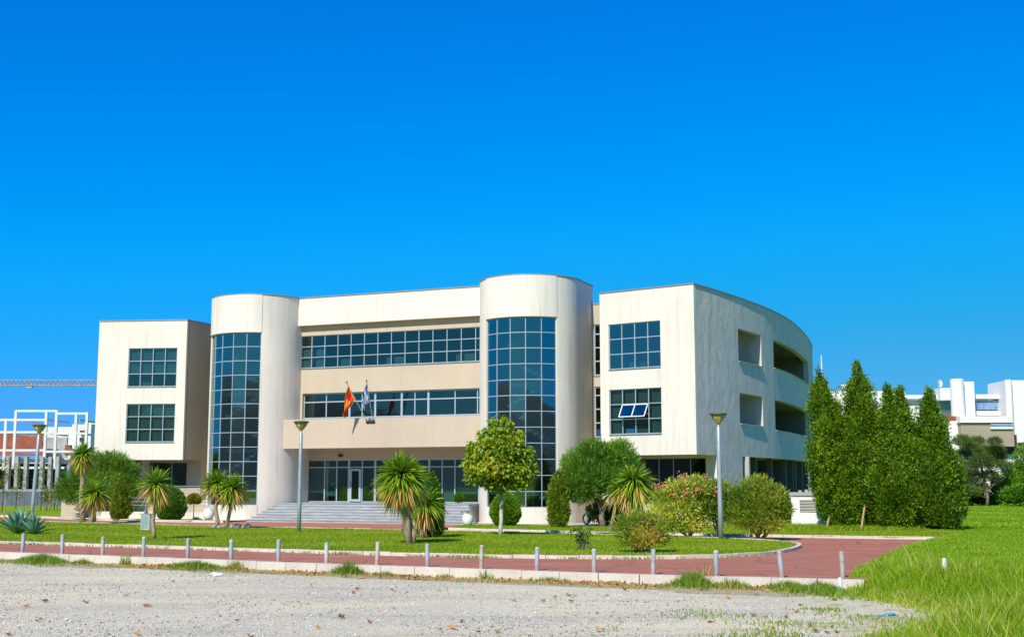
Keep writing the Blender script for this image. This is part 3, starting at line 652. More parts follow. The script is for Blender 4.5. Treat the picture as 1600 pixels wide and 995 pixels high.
# projecting balcony band and the entrance under it
def lbox(mb, s0, s1, t0, t1, z0, z1): mb.hexa([(*loc2(s0, t1), z0), (*loc2(s1, t1), z0), (*loc2(s1, t0), z0), (*loc2(s0, t0), z0), (*loc2(s0, t1), z1), (*loc2(s1, t1), z1), (*loc2(s1, t0), z1), (*loc2(s0, t0), z1)])
mb = MB(); lbox(mb, -6.72, 6.72, -.38, 1.07, 4.28, 6.05); obj('balcony_parapet', mb, 'tan', B)
mb = MB(); lbox(mb, -6.72, 6.72, -1.7, -.385, 4.30, 4.6); obj('soffit', mb, 'tan', B)
P_e = Path([loc2(-7.3, -1.5), loc2(7.3, -1.5)]); se = lambda s: s + 7.3
mb = MB(); strip_wall(mb, P_e, .3, 14.3, 1.0, 4.35, [(se(-6.78), se(6.4), 1.0, 3.65)], .25); obj('entrance_wall', mb, 'tan', B)
ex = [-6.78, -5.23, -4.35, -3.48, -2.53, -1.62, -.2, 1.0, 2.1, 2.98, 3.83, 5.4, 6.4]
def bl_en(i, j):
    if j: return None
    if i in (0, 1): return (.03, .98, .28 if i == 0 else .18, 1, 'blindg')
    if i in (9, 10): return (.02, .98, .0 if i == 9 else .25, 1, 'blindg')
    return None
window(B, P_e, [se(x) for x in ex], [1.0, 3.16, 3.65], .1, 'glass', bl_en, bar=.07, wide=(3, 5, 8), hbar=.07, sill=False)
mb = MB()                                   # door leaf
for a, b in ((-3.38, -3.24), (-2.72, -2.58)): lbox(mb, a, b, -1.56, -1.48, 1.06, 3.06)
lbox(mb, -3.238, -2.722, -1.555, -1.485, 1.06, 1.2); lbox(mb, -3.238, -2.722, -1.555, -1.485, 2.94, 3.06)
D = obj('entrance_door', mb, 'frame', B, label='pale metal framed glass entrance door')
mb = MB(); lbox(mb, -3.238, -2.722, -1.525, -1.517, 1.2, 2.94); obj('pane', mb, 'glass_d', D)
mb = MB(); mb.tube([(*loc2(-3.31, -1.44), 1.9), (*loc2(-3.31, -1.44), 2.3)], .018, 6); obj('handle', mb, 'coping', D)
mb = MB(); lbox(mb, -4.2, -3.9, -1.5, -1.42, 3.82, 3.98); obj('wall_light', mb, 'dark', B)
# middle block roof, floors, back wall
mb = MB(); lbox(mb, -9.3, 9.3, -14, -.4, HT - .6, HT - .4); obj('roof', mb, 'concrete', B)
for z in (.75, 8.35): mb = MB(); lbox(mb, -6.9, 6.9, -8, -1.8 if z < 1 else -.72, z, z + .24); obj('storey_slab', mb, 'floor_in', B)
mb = MB(); lbox(mb, -6.9, 6.9, -7.6, -7.4, .9, 13); obj('inner_wall', mb, 'inner', B)
for s_ in (-6.75, 6.75): mb = MB(); lbox(mb, s_ - .1, s_ + .1, -7.3, -.75, .9, 12.9); obj('inner_wall', mb, 'inner', B)

# entrance steps
ST = thing('entrance_steps', 'wide grey marble entrance steps leading up to the glass doors', 'steps', (*loc2(0, 3), 0))
for k in range(7):
    z1 = 1.0 - .155 * k; t0 = 1.95 + .34 * k; s0, s1 = -6.35 - .13 * k, 6.35 + .22 * k
    mb = MB(); lbox(mb, s0, s1, -1.4 if k == 0 else t0 - .36, t0, z1 - .175 if k else z1 - .16, z1); lbox(mb, s0 - .03, s1 + .03, t0 - .30, t0 + .03, z1 - .036, z1 + .004)
    obj('step', mb, 'marble', ST)
mb = MB(); lbox(mb, -6.3, 6.3, -1.3, 1.9, -.1, .83); obj('landing_base', mb, 'marble', ST)
mb = MB(); lbox(mb, 6.2, 6.34, 1.0, 2.9, -.1, .6); obj('side_cheek', mb, 'brown', ST)

# left terrace with ramp and rails
TE = thing('access_ramp', 'beige access ramp with low walls and thin metal rails under the left wing', 'ramp', (-22, 78, 0))
tq = Path([(-26.2, 78.7), (-24.5, 78.3), (-19.6, 76.6), (-18.4, 75.9)])
mb = MB(); strip_wall(mb, tq, 0, tq.len, -.1, .42, [], .25); obj('low_wall', mb, 'cream', TE)
tq2 = Path([(-29.3, 81.2), (-24.0, 79.9), (-20.0, 78.6), (-18.0, 77.8)])
mb = MB(); strip_wall(mb, tq2, 0, tq2.len, -.1, 1.15, [], .25); obj('upper_wall', mb, 'tan', TE)
mb = MB()
for P, z0 in ((tq, .42), (tq2, 1.15)):
    for q in np.arange(.3, P.len, 1.6): mb.tube([(*P.at(q, -.1), z0), (*P.at(q, -.1), z0 + .85)], .02, 6)
    for hh in (.4, .62, .85): mb.tube([(*P.at(q, -.1), z0 + hh) for q in np.linspace(.1, P.len - .1, 8)], .018, 6)
obj('railing', mb, 'steel', TE)

# ------------------------------------------------------------------ flags
br = thing('flag_bracket', 'dark metal flag bracket fixed on the tan balcony band', 'bracket', (*loc2(-.5, 1.07), 5.85))
mb = MB(); lbox(mb, -.80, -.20, 1.072, 1.12, 5.72, 5.86); obj('plate', mb, 'dark', br)
mb = MB()
for s_ in (-.73, -.59, -.41, -.27): mb.tube([(*loc2(s_, 1.09), 5.73), (*loc2(s_, 1.24), 5.95)], .035, 8)
obj('socket', mb, 'dark', br)
t = NT('red_gold_flag'); uv = t.add('ShaderNodeUVMap'); sx = t.add('ShaderNodeSeparateXYZ'); t.l(uv.outputs[0], sx.inputs[0])
def M2(op, a, b):
    nd = t.add('ShaderNodeMath', operation=op)
    for i, v in enumerate((a, b)):
        if isinstance(v, (int, float)): nd.inputs[i].default_value = v
        else: t.l(v, nd.inputs[i])
    return nd.outputs[0]
ex_ = M2('MULTIPLY', M2('ABSOLUTE', M2('SUBTRACT', sx.outputs[0], .5), 0), 2); ey_ = M2('MULTIPLY', M2('ABSOLUTE', M2('SUBTRACT', sx.outputs[1], .5), 0), 2)
edge = M2('MAXIMUM', M2('GREATER_THAN', ex_, .90), M2('GREATER_THAN', ey_, .84))
nz = t.noise(9, 3, uv.outputs[0]); rr = M2('ADD', M2('POWER', M2('MULTIPLY', ex_, 2.6), 2), M2('POWER', M2('MULTIPLY', ey_, 1.8), 2))
emb = M2('LESS_THAN', M2('ADD', rr, M2('MULTIPLY', nz, 1.4)), 1.45)
t.base(t.mix(M2('MAXIMUM', edge, emb), (.72, .02, .01), (.85, .40, .02))); t.set(Roughness=.7); M['flag_r'] = t.m
t = NT('blue_white_flag'); uv = t.add('ShaderNodeUVMap'); sx = t.add('ShaderNodeSeparateXYZ'); t.l(uv.outputs[0], sx.inputs[0])
t.base(t.ramp(sx.outputs[0], [(.0, (.06, .20, .50)), (.20, (.06, .20, .50)), (.24, (.62, .68, .80)), (.62, (.66, .72, .84)), (.66, (.30, .42, .68)), (.9, (.6, .66, .8))])); t.set(Roughness=.7); M['flag_b'] = t.m
def flag(label, s0, tip_s, tip_t, tip_z, mat, wid, ln, seed, side, gk=.80):
    a = (*loc2(s0, 1.16), 5.83); b = (*loc2(tip_s, tip_t), tip_z); f = thing('flag', label, 'flag', a)
    mb = MB(); mb.tube([a, b], .022, 8); obj('pole', mb, 'steel', f)
    mb = MB(); mb.lathe([(.0, b[2] - .02), (.05, b[2]), (.05, b[2] + .05), (0, b[2] + .09)], b[:2], 8); obj('finial', mb, 'dark', f)
    a, b = Vector(a), Vector(b); d = (b - a).normalized(); n1, n2 = 14, 26; r = random.Random(seed)
    V = []; UVs = []
    for j in range(n2 + 1):                  # j runs down the fly (hanging), i along the hoist
        fj = j / n2
        for i in range(n1 + 1):
            fi_ = i / n1; p = b - d * (.06 + wid * fi_)
            gather = 1 - gk * min(1, fj * 1.6) ** .8       # the cloth gathers towards the hanging tip
            p = p.lerp(b - d * (.06 + wid * .55), (1 - gather) * .8)
            p = p + Vector((0, 0, -ln * fj * (1 - .18 * abs(fi_ - .5)))) + Vector((U[0], U[1], 0)) * side * fj * .55
            w = .075 * min(1, fj * 3) * math.sin(fi_ * 15 + fj * 3 + seed); p = p + Vector((N2[0], N2[1], 0)) * w * 1.3 + Vector((U[0], U[1], 0)) * .05 * math.sin(fj * 7 + fi_ * 5 + seed)
            V.append(p[:]); UVs.append((fj, fi_))
    mb = MB(); mb.v = V; mb.f = [(j * (n1 + 1) + i, j * (n1 + 1) + i + 1, (j + 1) * (n1 + 1) + i + 1, (j + 1) * (n1 + 1) + i) for j in range(n2) for i in range(n1)]
    c = obj('cloth', mb, mat, f, smooth=True); ul = c.data.uv_layers.new(name='UVMap')
    for lp in c.data.loops: ul.data[lp.index].uv = UVs[lp.vertex_index]
flag('drooping red flag with gold border and emblem on a slanting pole over the entrance', -.70, -1.45, 2.35, 8.08, 'flag_r', 1.05, 1.5, 1, -.9)
flag('drooping pale blue and white flag on an upright pole over the entrance', -.30, -.25, 2.1, 8.15, 'flag_b', 1.15, .85, 2, -.62, .5)

# ------------------------------------------------------------------ foliage generators
def leaf_quads(C, D, L, Wd, rg, cup=.25):
    """diamond leaves at C pointing along D"""
    n = len(C); D = D / np.linalg.norm(D, axis=1)[:, None]; r = rg.normal(size=(n, 3)); S = np.cross(D, r); S /= np.linalg.norm(S, axis=1)[:, None] + 1e-9
    Nn = np.cross(S, D); L = np.broadcast_to(L, n)[:, None] if np.ndim(L) < 2 else L; Wd = np.broadcast_to(Wd, n)[:, None]
    V = np.stack([C, C + D * L * .5 + S * Wd * .5 + Nn * Wd * cup, C + D * L, C + D * L * .5 - S * Wd * .5 + Nn * Wd * cup], 1).reshape(-1, 3)
    i = np.arange(n) * 4; F = np.concatenate([np.stack([i, i + 1, i + 2], 1), np.stack([i, i + 2, i + 3], 1)]); return V, F
def blob_points(blobs, n, rg, shell=.55):
    b = np.array(blobs, dtype=float); w = (b[:, 3] * b[:, 4] + b[:, 3] * b[:, 5] + b[:, 4] * b[:, 5]); k = rg.choice(len(b), n, p=w / w.sum())
    d = rg.normal(size=(n, 3)); d /= np.linalg.norm(d, axis=1)[:, None]; r = shell + (1 - shell) * rg.random(n) ** .6; r = r * (1 + .10 * rg.normal(size=n))
    return b[k, :3] + d * b[k, 3:6] * r[:, None], d, k
def crown_blobs(parent, blobs, n, L, Wd, mat, seed, up=.3, out=.8, jit=.8, droop=0, shell=.5, name='crown', tint0=.5, tvar=.22):
    rg = np.random.default_rng(seed); C, d, k = blob_points(blobs, n, rg, shell); bt = rg.normal(size=len(blobs)) * .18
    D = d * out + rg.normal(size=(n, 3)) * jit * .5; D[:, 2] += up - droop
    V, F = leaf_quads(C, D, L * rg.uniform(.6, 1.3, n), Wd * rg.uniform(.7, 1.25, n), rg)
    tn = np.clip(tint0 + bt[k] + rg.normal(size=n) * tvar, 0, 1); return npobj(name, V, F, mat, parent, tint=np.repeat(tn, 4))
def profile_crown(parent, base, zr, n, L, Wd, mat, seed, lean=(0, 0), up=.9, rough=.19, name='crown', lump=4.0, tint0=.45):
    """crown of revolution with a lumpy, tufted surface; zr = [(z, radius)...]"""
    rg = np.random.default_rng(seed); zs = np.array([q[0] for q in zr]); rs = np.array([q[1] for q in zr])
    g = np.linspace(zs[0], zs[-1], 400); wt = np.interp(g, zs, rs) + .05; cdf = np.cumsum(wt) / wt.sum()
    z = np.interp(rg.random(n), cdf, g); a = rg.random(n) * 2 * math.pi; ph = rg.random(6) * 6
    lum = np.sin(a * 3 + z * lump * .8 + ph[0]) * np.sin(z * lump + ph[1]) + .7 * np.sin(a * 7 - z * lump * 1.7 + ph[2]) * np.sin(z * lump * 2.3 + a + ph[3]) + .5 * np.sin(a * 13 + ph[4]) * np.sin(z * lump * 4.1 + ph[5])
    r = np.interp(z, zs, rs) * (1 + rough * lum) * (1 - .32 * rg.random(n) ** 2)
    H = zs[-1] - zs[0]; cxy = np.array(base[:2])[None] + np.array(lean)[None] * ((z - zs[0]) / H)[:, None]
    C = np.c_[cxy[:, 0] + r * np.cos(a), cxy[:, 1] + r * np.sin(a), base[2] + z]
    D = np.c_[np.cos(a), np.sin(a), np.full(n, up)] + rg.normal(size=(n, 3)) * .45
    V, F = leaf_quads(C, D, L * rg.uniform(.6, 1.4, n), Wd * rg.uniform(.7, 1.3, n), rg)
    tn = np.clip(tint0 + .16 * lum + rg.normal(size=n) * .18, 0, 1); tint = np.repeat(tn, 4)
    # solid core added inside the crown to keep light from passing through
    m = 14; ks = np.linspace(zs[0], zs[-1], 16); iv = []
    for kz in ks:
        rr_ = float(np.interp(kz, zs, rs)) * .66; off = np.array(lean) * ((kz - zs[0]) / H)
        iv += [(base[0] + off[0] + rr_ * math.cos(2 * math.pi * q / m), base[1] + off[1] + rr_ * math.sin(2 * math.pi * q / m), base[2] + kz) for q in range(m)]
    q0 = len(V); IF = [(q0 + i * m + q, q0 + i * m + (q + 1) % m, q0 + (i + 1) * m + (q + 1) % m) for i in range(15) for q in range(m)] + [(q0 + i * m + q, q0 + (i + 1) * m + (q + 1) % m, q0 + (i + 1) * m + q) for i in range(15) for q in range(m)]
    return npobj(name, np.r_[V, iv], np.r_[F, IF], mat, parent, tint=np.r_[tint, np.full(len(iv), .35)])
def trunk(parent, pts, r0, r1, mat='bark', name='trunk', seg=9):
    mb = MB(); n = len(pts); mb.tube(pts, [r0 + (r1 - r0) * i / (n - 1) for i in range(n)], seg); return obj(name, mb, mat, parent, smooth=True)
def branch(a, b, rg, n=6, w=.12):
    a, b = np.array(a, float), np.array(b, float); return [tuple(a + (b - a) * i / (n - 1) + (rg.normal(size=3) * w * np.linalg.norm(b - a) * .3 if 0 < i < n - 1 else 0)) for i in range(n)]
def strap_crown(parent, c, rad, n, seed, emin=-70, droop=.45, width=.055, name='crown', dead=.18, flat=1.0):
    rg = np.random.default_rng(seed); n = int(n * 1.35); az = rg.random(n) * 2 * math.pi; se_ = rg.uniform(math.sin(R(emin)), 1, n); el = np.arcsin(se_)
    D = np.c_[np.cos(el) * np.cos(az), np.cos(el) * np.sin(az), np.sin(el) * flat]; L = rad * rg.uniform(.72, 1.12, n); segs = 5
    S = np.c_[-np.sin(az), np.cos(az), np.zeros(n)]; V = np.zeros((n, (segs + 1) * 2, 3)); dr = droop * rg.uniform(.5, 1.4, n)
    tw = rg.normal(size=n) * .5
    S = S * np.cos(tw)[:, None] + np.cross(D, S) * np.sin(tw)[:, None]
    for i in range(segs + 1):
        f = i / segs; p = np.array(c)[None] + D * (.06 + L[:, None] * f); p[:, 2] -= dr * L * f * f * (1.0 - .35 * np.maximum(D[:, 2], 0)); w = width * (.55 + .9 * f - 1.4 * f * f) * (1 if i < segs else .1)
        V[:, 2 * i] = p + S * w; V[:, 2 * i + 1] = p - S * w
    k = np.arange(n)[:, None] * (segs + 1) * 2; F = np.concatenate([np.stack([k[:, 0] + 2 * i, k[:, 0] + 2 * i + 1, k[:, 0] + 2 * i + 3, k[:, 0] + 2 * i + 2], 1) for i in range(segs)])
    tn = np.clip(.38 + .15 * rg.normal(size=n) + .08 * (se_ < .1), 0, .64); tn = np.where((se_ < -.25) & (rg.random(n) < dead * 3), rg.uniform(.8, 1, n), tn)
    tip = np.linspace(0, 1, segs + 1).repeat(2)[None] * .10; return npobj(name, V.reshape(-1, 3), F, 'lf_cord', parent, tint=np.clip(tn[:, None] + tip, 0, 1).ravel())
def skirt(parent, c, rad, ln, n, seed, name='dead_leaf_skirt'):
    rg = np.random.default_rng(seed); az = rg.random(n) * 2 * math.pi; segs = 3; V = np.zeros((n, 8, 3)); L = ln * rg.uniform(.5, 1.1, n); rr_ = rad * rg.uniform(.3, 1, n)
    S = np.c_[-np.sin(az), np.cos(az), np.zeros(n)]; O_ = np.c_[np.cos(az), np.sin(az), np.zeros(n)]
    for i in range(4):
        f = i / 3; p = np.array(c)[None] + O_ * (rr_ * (.25 + .9 * math.sin(f * 2.0)))[:, None]; p[:, 2] -= L * f - .1; w = .03 * (1 - .7 * f); V[:, 2 * i] = p + S * w; V[:, 2 * i + 1] = p - S * w
    k = np.arange(n) * 8; F = np.concatenate([np.stack([k + 2 * i, k + 2 * i + 1, k + 2 * i + 3, k + 2 * i + 2], 1) for i in range(3)])
    return npobj(name, V.reshape(-1, 3), F, 'lf_cord', parent, tint=np.repeat(rg.uniform(.8, 1, n), 8))

# ------------------------------------------------------------------ cordylines (palm-like)
def cordyline(label, base, stems, seed):
    """stems: (top xyz offset, trunk radius, [crown: rad, n, emin, droop], skirt length or 0)"""
    f = thing('cabbage_palm', label, 'palm', (*base, 0)); rg = np.random.default_rng(seed)
    for k, (off, top, r0, cr, skl) in enumerate(stems):
        a = (base[0] + off[0], base[1] + off[1], -.05); b = (base[0] + top[0], base[1] + top[1], top[2])
        trunk(f, branch(a, b, rg, 7, .05), r0, r0 * .72, 'pbark')
        strap_crown(f, b, cr[0], cr[1], seed * 10 + k, cr[2], cr[3], cr[4] if len(cr) > 4 else .045)
        if skl: skirt(f, (b[0], b[1], b[2] - .1), cr[0] * .42, skl, 70, seed * 10 + k)
    return f
cordyline('tall old cabbage palm with a ragged high crown beside the left wing', (-24.0, 69.9), [((0, 0), (-.15, 0, 3.75), .17, (.95, 330, -55, .35), 1.1), ((.55, -.1), (.75, -.2, 1.65), .22, (1.15, 330, -40, .4), 1.3)], 1)
cordyline('slender cabbage palm with one thin crown beside the grey cabinet', (-13.98, 48.9), [((0, 0), (-.02, .1, 2.15), .085, (.85, 300, -80, .35, .032), .75)], 2)
cordyline('twin stemmed cabbage palm in front of the left round tower', (-14.25, 60.9), [((-.12, 0), (-.15, 0, 2.2), .11, (.90, 380, -70, .4), .3), ((.35, .1), (.62, -.2, 1.95), .10, (.92, 380, -70, .4), .4)], 3)
cordyline('big dense cabbage palm with a round crown in front of the entrance steps', (-3.7, 45.26), [((0, 0), (-.34, .1, 2.42), .13, (1.08, 1150, -72, .42, .046), .25), ((.12, .12), (-.2, .6, 2.3), .10, (.95, 420, -72, .42, .046), 0)], 4)
cordyline('short cabbage palm with a hanging yellow skirt beside the dark cypress', (-3.62, 50.4), [((0, 0), (.12, 0, 1.35), .14, (.95, 340, -50, .45), 1.25)], 5)
cordyline('wide cabbage palm with browning leaves beside the feathery tree', (5.45, 58.34), [((0, 0), (.25, 0, 2.25), .16, (1.2, 560, -75, .5, .05), 1.2), ((-.9, 0), (-.35, 0, 1.9), .10, (.9, 140, -60, .6, .05), .7)], 6)
f = thing('cabbage_palm', 'bare trunk cabbage palm close behind the big round crowned palm', 'palm', (-4.75, 56.0, 0))
trunk(f, [(-4.75, 56.0, -.05), (-4.78, 56, 1.0), (-4.72, 56, 2.0)], .17, .13, 'pbark'); strap_crown(f, (-4.72, 56, 2.1), 1.0, 160, 77, -70, .5)

# ------------------------------------------------------------------ conifers at the right
def conifer(label, base, h, zr, seed, lean=(0, 0), n=26000, name='cypress_tree', group=None, mat='lf_conifer', L=.16, Wd=.07, tr=.12):
    f = thing(name, label, 'tree', (*base, 0), group); trunk(f, [(base[0], base[1], -.05), (base[0] + lean[0] * .3, base[1], h * .3), (base[0] + lean[0] * .8, base[1], h * .8)], tr, .03)
    
    if h < 4: profile_crown(f, (*base, 0), [(z * h, r) for z, r in zr], n, L, Wd, mat, seed, lean); return f
    rg = np.random.default_rng(seed + 500); zs = [q[0] * h for q in zr]; rs = [q[1] for q in zr]; g = np.linspace(zs[0], zs[-1], 300); wt = np.interp(g, zs, rs) ** 1.1 + .03; cdf = np.cumsum(wt) / wt.sum()
    blobs = []
    for k in range(150):
        z = float(np.interp(rg.random(), cdf, g)); r = float(np.interp(z, zs, rs)); a = rg.random() * 6.283; q = r * rg.uniform(.6, 1.0); c = .17 + .20 * r; w = lean[0] * z / h
        blobs.append((base[0] + w + q * math.cos(a), base[1] + q * math.sin(a), z, c * rg.uniform(.7, 1.2), c * rg.uniform(.7, 1.2), c * rg.uniform(1.1, 1.9)))
    for z in np.linspace(.80, .985, 9): blobs.append((base[0] + lean[0] * z + rg.normal() * .04, base[1] + rg.normal() * .04, z * h, .10, .10, .22))
    crown_blobs(f, blobs, n, L * .9, Wd * .85, mat, seed, up=.75, out=.8, jit=.8, shell=.35, tvar=.17, tint0=.46)
    profile_crown(f, (*base, 0), [(z * h, r * .72) for z, r in zr], n // 4, L, Wd, mat, seed, lean, name='inner_foliage'); return f
cp = [(.03, .45), (.10, .84), (.25, 1.0), (.45, 1.02), (.62, .90), (.8, .64), (.90, .38), (.96, .17), (.99, .05), (1, .01)]
GC = 'tall cypresses in the row beside the path'
conifer('first tall cypress of the row, nearest the curved building wall', (15.85, 60.4), 7.55, [(a, b * .92) for a, b in cp], 21, (-.8, 0), 30000, group=GC)
conifer('tallest pointed cypress of the row, with a wooden prop at its foot', (17.1, 60.0), 8.0, [(a, b * .95) for a, b in cp], 22, (-.3, 0), 30000, group=GC)
wide = [(.03, .7), (.11, 1.1), (.3, 1.32), (.45, 1.15), (.62, .85), (.78, .55), (.9, .32), (.96, .16), (1, .01)]
conifer('thin topped cypress third in the row, left of its twin top', (18.2, 59.0), 6.75, [(a, b * .86) for a, b in wide], 23, (-.25, 0), 30000, group=GC)
conifer('thin topped cypress fourth in the row, right of its twin top', (18.95, 59.4), 6.7, [(a, b * .84) for a, b in wide], 24, (-.3, 0), 26000, group=GC)
conifer('broad based cypress near the far end of the row', (19.95, 58.8), 6.55, [(.025, .75), (.13, 1.2), (.3, 1.3), (.5, 1.05), (.7, .72), (.86, .40), (.95, .18), (1, .02)], 25, (-.1, 0), 34000, group=GC)
conifer('low bright green cypress at the far right end of the row', (20.8, 60.6), 4.6, [(.03, .65), (.2, .95), (.5, .85), (.8, .5), (1, .02)], 26, (-.2, 0), 18000, group=GC, mat='lf_ball')
for (a, b, lab) in (((16.05, 57.6, 0), (16.75, 59.3, 1.15), 'pale wooden prop leaning against the tallest cypress'), ((14.95, 59.6, 0), (15.35, 60.3, .75), 'short wooden prop leaning at the foot of the first cypress')):
    mb = MB(); mb.tube([a, b], .05, 7); tag(obj('wooden_prop', mb, 'wood', loc=a), lab, 'prop')
# topiary and small cypresses
conifer('narrow dark cypress behind the short yellow skirted palm', (-3.3, 50.9), 2.6, [(.03, .42), (.3, .52), (.6, .42), (.85, .22), (1, .02)], 31, n=9000, mat='lf_ball', L=.11, Wd=.05, tr=.06, name='small_cypress')
conifer('pointed small cypress standing under the left wing', (-23.7, 75.6), 2.55, [(.02, .42), (.2, .62), (.5, .47), (.8, .22), (1, .02)], 32, n=7000, mat='lf_cypress', L=.11, Wd=.05, tr=.06, name='small_cypress')
conifer('column shaped small cypress in front of the right round tower', (2.35, 62.65), 2.75, [(.02, .38), (.2, .5), (.6, .46), (.85, .34), (1, .05)], 33, n=7000, mat='lf_cypress', L=.11, Wd=.05, tr=.06, name='small_cypress')
def ball(name, label, base, zr, seed, n, mat, L=.09, Wd=.045, stem=None):
    f = thing(name, label, 'shrub', (*base, 0)); b = (*base, stem or 0)
    trunk(f, [(*base, -.03), (*base, (stem or .0) + zr[-1][0] * .5)], .035, .02); profile_crown(f, b, zr, n, L, Wd, mat, seed, up=.4, rough=.05, lump=3); return f
dome = lambda r, h: [(0, r * .55), (h * .12, r * .82), (h * .35, r), (h * .6, r * .93), (h * .8, r * .68), (h * .93, r * .36), (h, .02)]
ball('round_shrub', 'dark green clipped round shrub below the left wing windows', (-20.3, 74.4), dome(.88, 2.0), 41, 12000, 'lf_ball')
ball('round_shrub', 'bright green clipped egg shaped shrub in front of the right round tower', (-.35, 64.9), dome(.78, 1.75), 42, 12000, 'lf_lime')
ball('lollipop_tree', 'tiny yellow green lollipop topiary on a thin stem by the left tower', (-18.9, 74.2), dome(.42, .62), 43, 3000, 'lf_yellow', stem=.95)
pb = loc2(5.55, 1.55)
f = thing('ball_topiary', 'small green ball topiary on the top landing of the steps', 'shrub', (*pb, 1.0)); trunk(f, [(*pb, 1.0), (*pb, 1.2)], .03, .03)
profile_crown(f, (*pb, 1.1), dome(.27, .52), 2200, .07, .035, 'lf_ball', 44, up=.3, rough=.05)
# pots
def pot(label, base, s, plant):
    f = thing('plant_pot', label, 'pot', (*base, 0)); mb = MB(); z = 0
    mb.lathe([(.16 * s, 0), (.27 * s, .15 * s), (.31 * s, .36 * s), (.27 * s, .55 * s), (.22 * s, .62 * s), (.25 * s, .66 * s), (.21 * s, .66 * s), (.19 * s, .58 * s)], base, 20); obj('vase', mb, 'white', f, smooth=True)
    if plant: strap_crown(f, (*base, .6 * s), .28, 40, 5, 10, .5, .02, name='plant')
pot('white vase pot with a small plant at the right end of the steps', (-2.28, 64.6), .95, True)
pot('white urn pot at the foot of the left round tower', (-17.85, 73.6), 1.05, False)

# ------------------------------------------------------------------ broad trees and shrubs
def small_tree(name, label, base, forks, r0, blobs, n, L, Wd, mat, seed, tmat='bark', cat='tree', wob=.10, **k):
    f = thing(name, label, cat, (*base, 0)); rg = np.random.default_rng(seed); c = forks[0]
    mb = MB(); bx, by = base
    top = (bx + c[0], by + c[1], c[2]); pts = branch((bx, by, -.05), top, rg, 6, wob); mb.tube(pts, list(np.linspace(r0, r0 * .7, 6)), 9); obj('trunk', mb, tmat, f, smooth=True)
    mb = MB()
    for q in forks[1:]: mb.tube(branch(top, (bx + q[0], by + q[1], q[2]), rg, 5, .18), list(np.linspace(r0 * .62, r0 * .12, 5)), 6)
    obj('limbs', mb, tmat, f, smooth=True)
    crown_blobs(f, [(bx + b[0], by + b[1], *b[2:]) for b in blobs], n, L, Wd, mat, seed, **k); return f
rg0 = np.random.default_rng(5)
tg = [(0, 0, 4.55, .5, .5, .5), (-.35, 0, 4.15, .6, .6, .45), (.4, .1, 4.1, .6, .6, .45), (-.75, 0, 3.55, .7, .7, .5), (.1, -.5, 3.6, .75, .6, .5), (.75, .1, 3.4, .65, .7, .5), (-1.0, .1, 2.95, .6, .6, .45), (-.3, -.7, 2.85, .7, .6, .45), (.5, -.5, 2.75, .7, .6, .45), (1.05, 0, 2.75, .5, .6, .45), (-.55, .5, 2.5, .6, .6, .4), (.35, .4, 2.35, .6, .6, .35), (-1.05, -.3, 2.5, .45, .45, .35), (.75, -.2, 2.25, .5, .5, .3), (0, 0, 3.3, .8, .8, .8), (-.2, -.3, 2.15, .5, .5, .3)]
small_tree('chestnut_tree', 'round leafy broadleaf tree with a pale straight trunk before the right tower', (-.48, 52.55), [(0.05, 0, 1.75), (-.7, .1, 3.2), (.6, .2, 3.2), (.1, -.4, 3.4), (0, 0, 4.6), (-.4, .5, 2.9), (.8, -.2, 2.7)], .095, tg, 6200, .20, .12, 'lf_tree', 51, tmat='palebark', wob=.02, droop=.75, up=.0, out=.7, shell=.45, tvar=.2)
tb = [(-1.2, 0, 2.4, 1.2, 1.1, .9), (-.3, 0, 3.2, 1.2, 1.1, .9), (.7, 0, 3.3, 1.0, 1.0, .8), (1.4, .1, 2.8, .9, .9, .8), (-2.0, 0, 1.7, .9, .9, .7), (.4, -.5, 2.2, 1.3, 1.0, .9), (1.7, 0, 2.0, .7, .8, .6), (-1.4, -.3, 1.5, 1.0, .9, .6), (-.5, .3, 1.6, 1.0, .9, .6)]
small_tree('tamarisk_tree', 'spreading dark green feathery tree beside the left wing', (-26.0, 79.0), [(.1, 0, .9), (-1.4, 0, 2.2), (-.3, 0, 3.0), (1.2, 0, 2.6), (.5, .2, 3.2), (1.9, 0, 1.9)], .2, tb, 26000, .30, .035, 'lf_tam', 52, up=.4, jit=.9, shell=.3)
tt = [(-1.2, 0, 3.0, .9, .9, .8), (-.5, 0, 3.5, .9, .9, .8), (.35, .1, 3.35, .9, .9, .75), (-1.5, 0, 2.2, .8, .9, .7), (-.6, -.4, 2.4, 1.1, .9, .9), (.4, -.2, 2.4, 1.0, .9, .8), (.9, .1, 3.7, .7, .7, .6), (1.2, 0, 2.9, .8, .8, .8), (-1.1, -.1, 1.65, .7, .8, .45), (1.3, .1, 2.1, .7, .7, .6)]
small_tree('tamarisk_tree', 'feathery bright green tree with twisted dark trunk beside the right tower', (4.6, 63.2), [(-.15, 0, 1.1), (-1.1, 0, 2.2), (-.5, .1, 3.1), (.6, 0, 3.0), (1.1, .1, 2.6), (.2, -.3, 2.4)], .16, tt, 26000, .30, .04, 'lf_tam', 53, up=.6, jit=.8, shell=.3, tint0=.58)
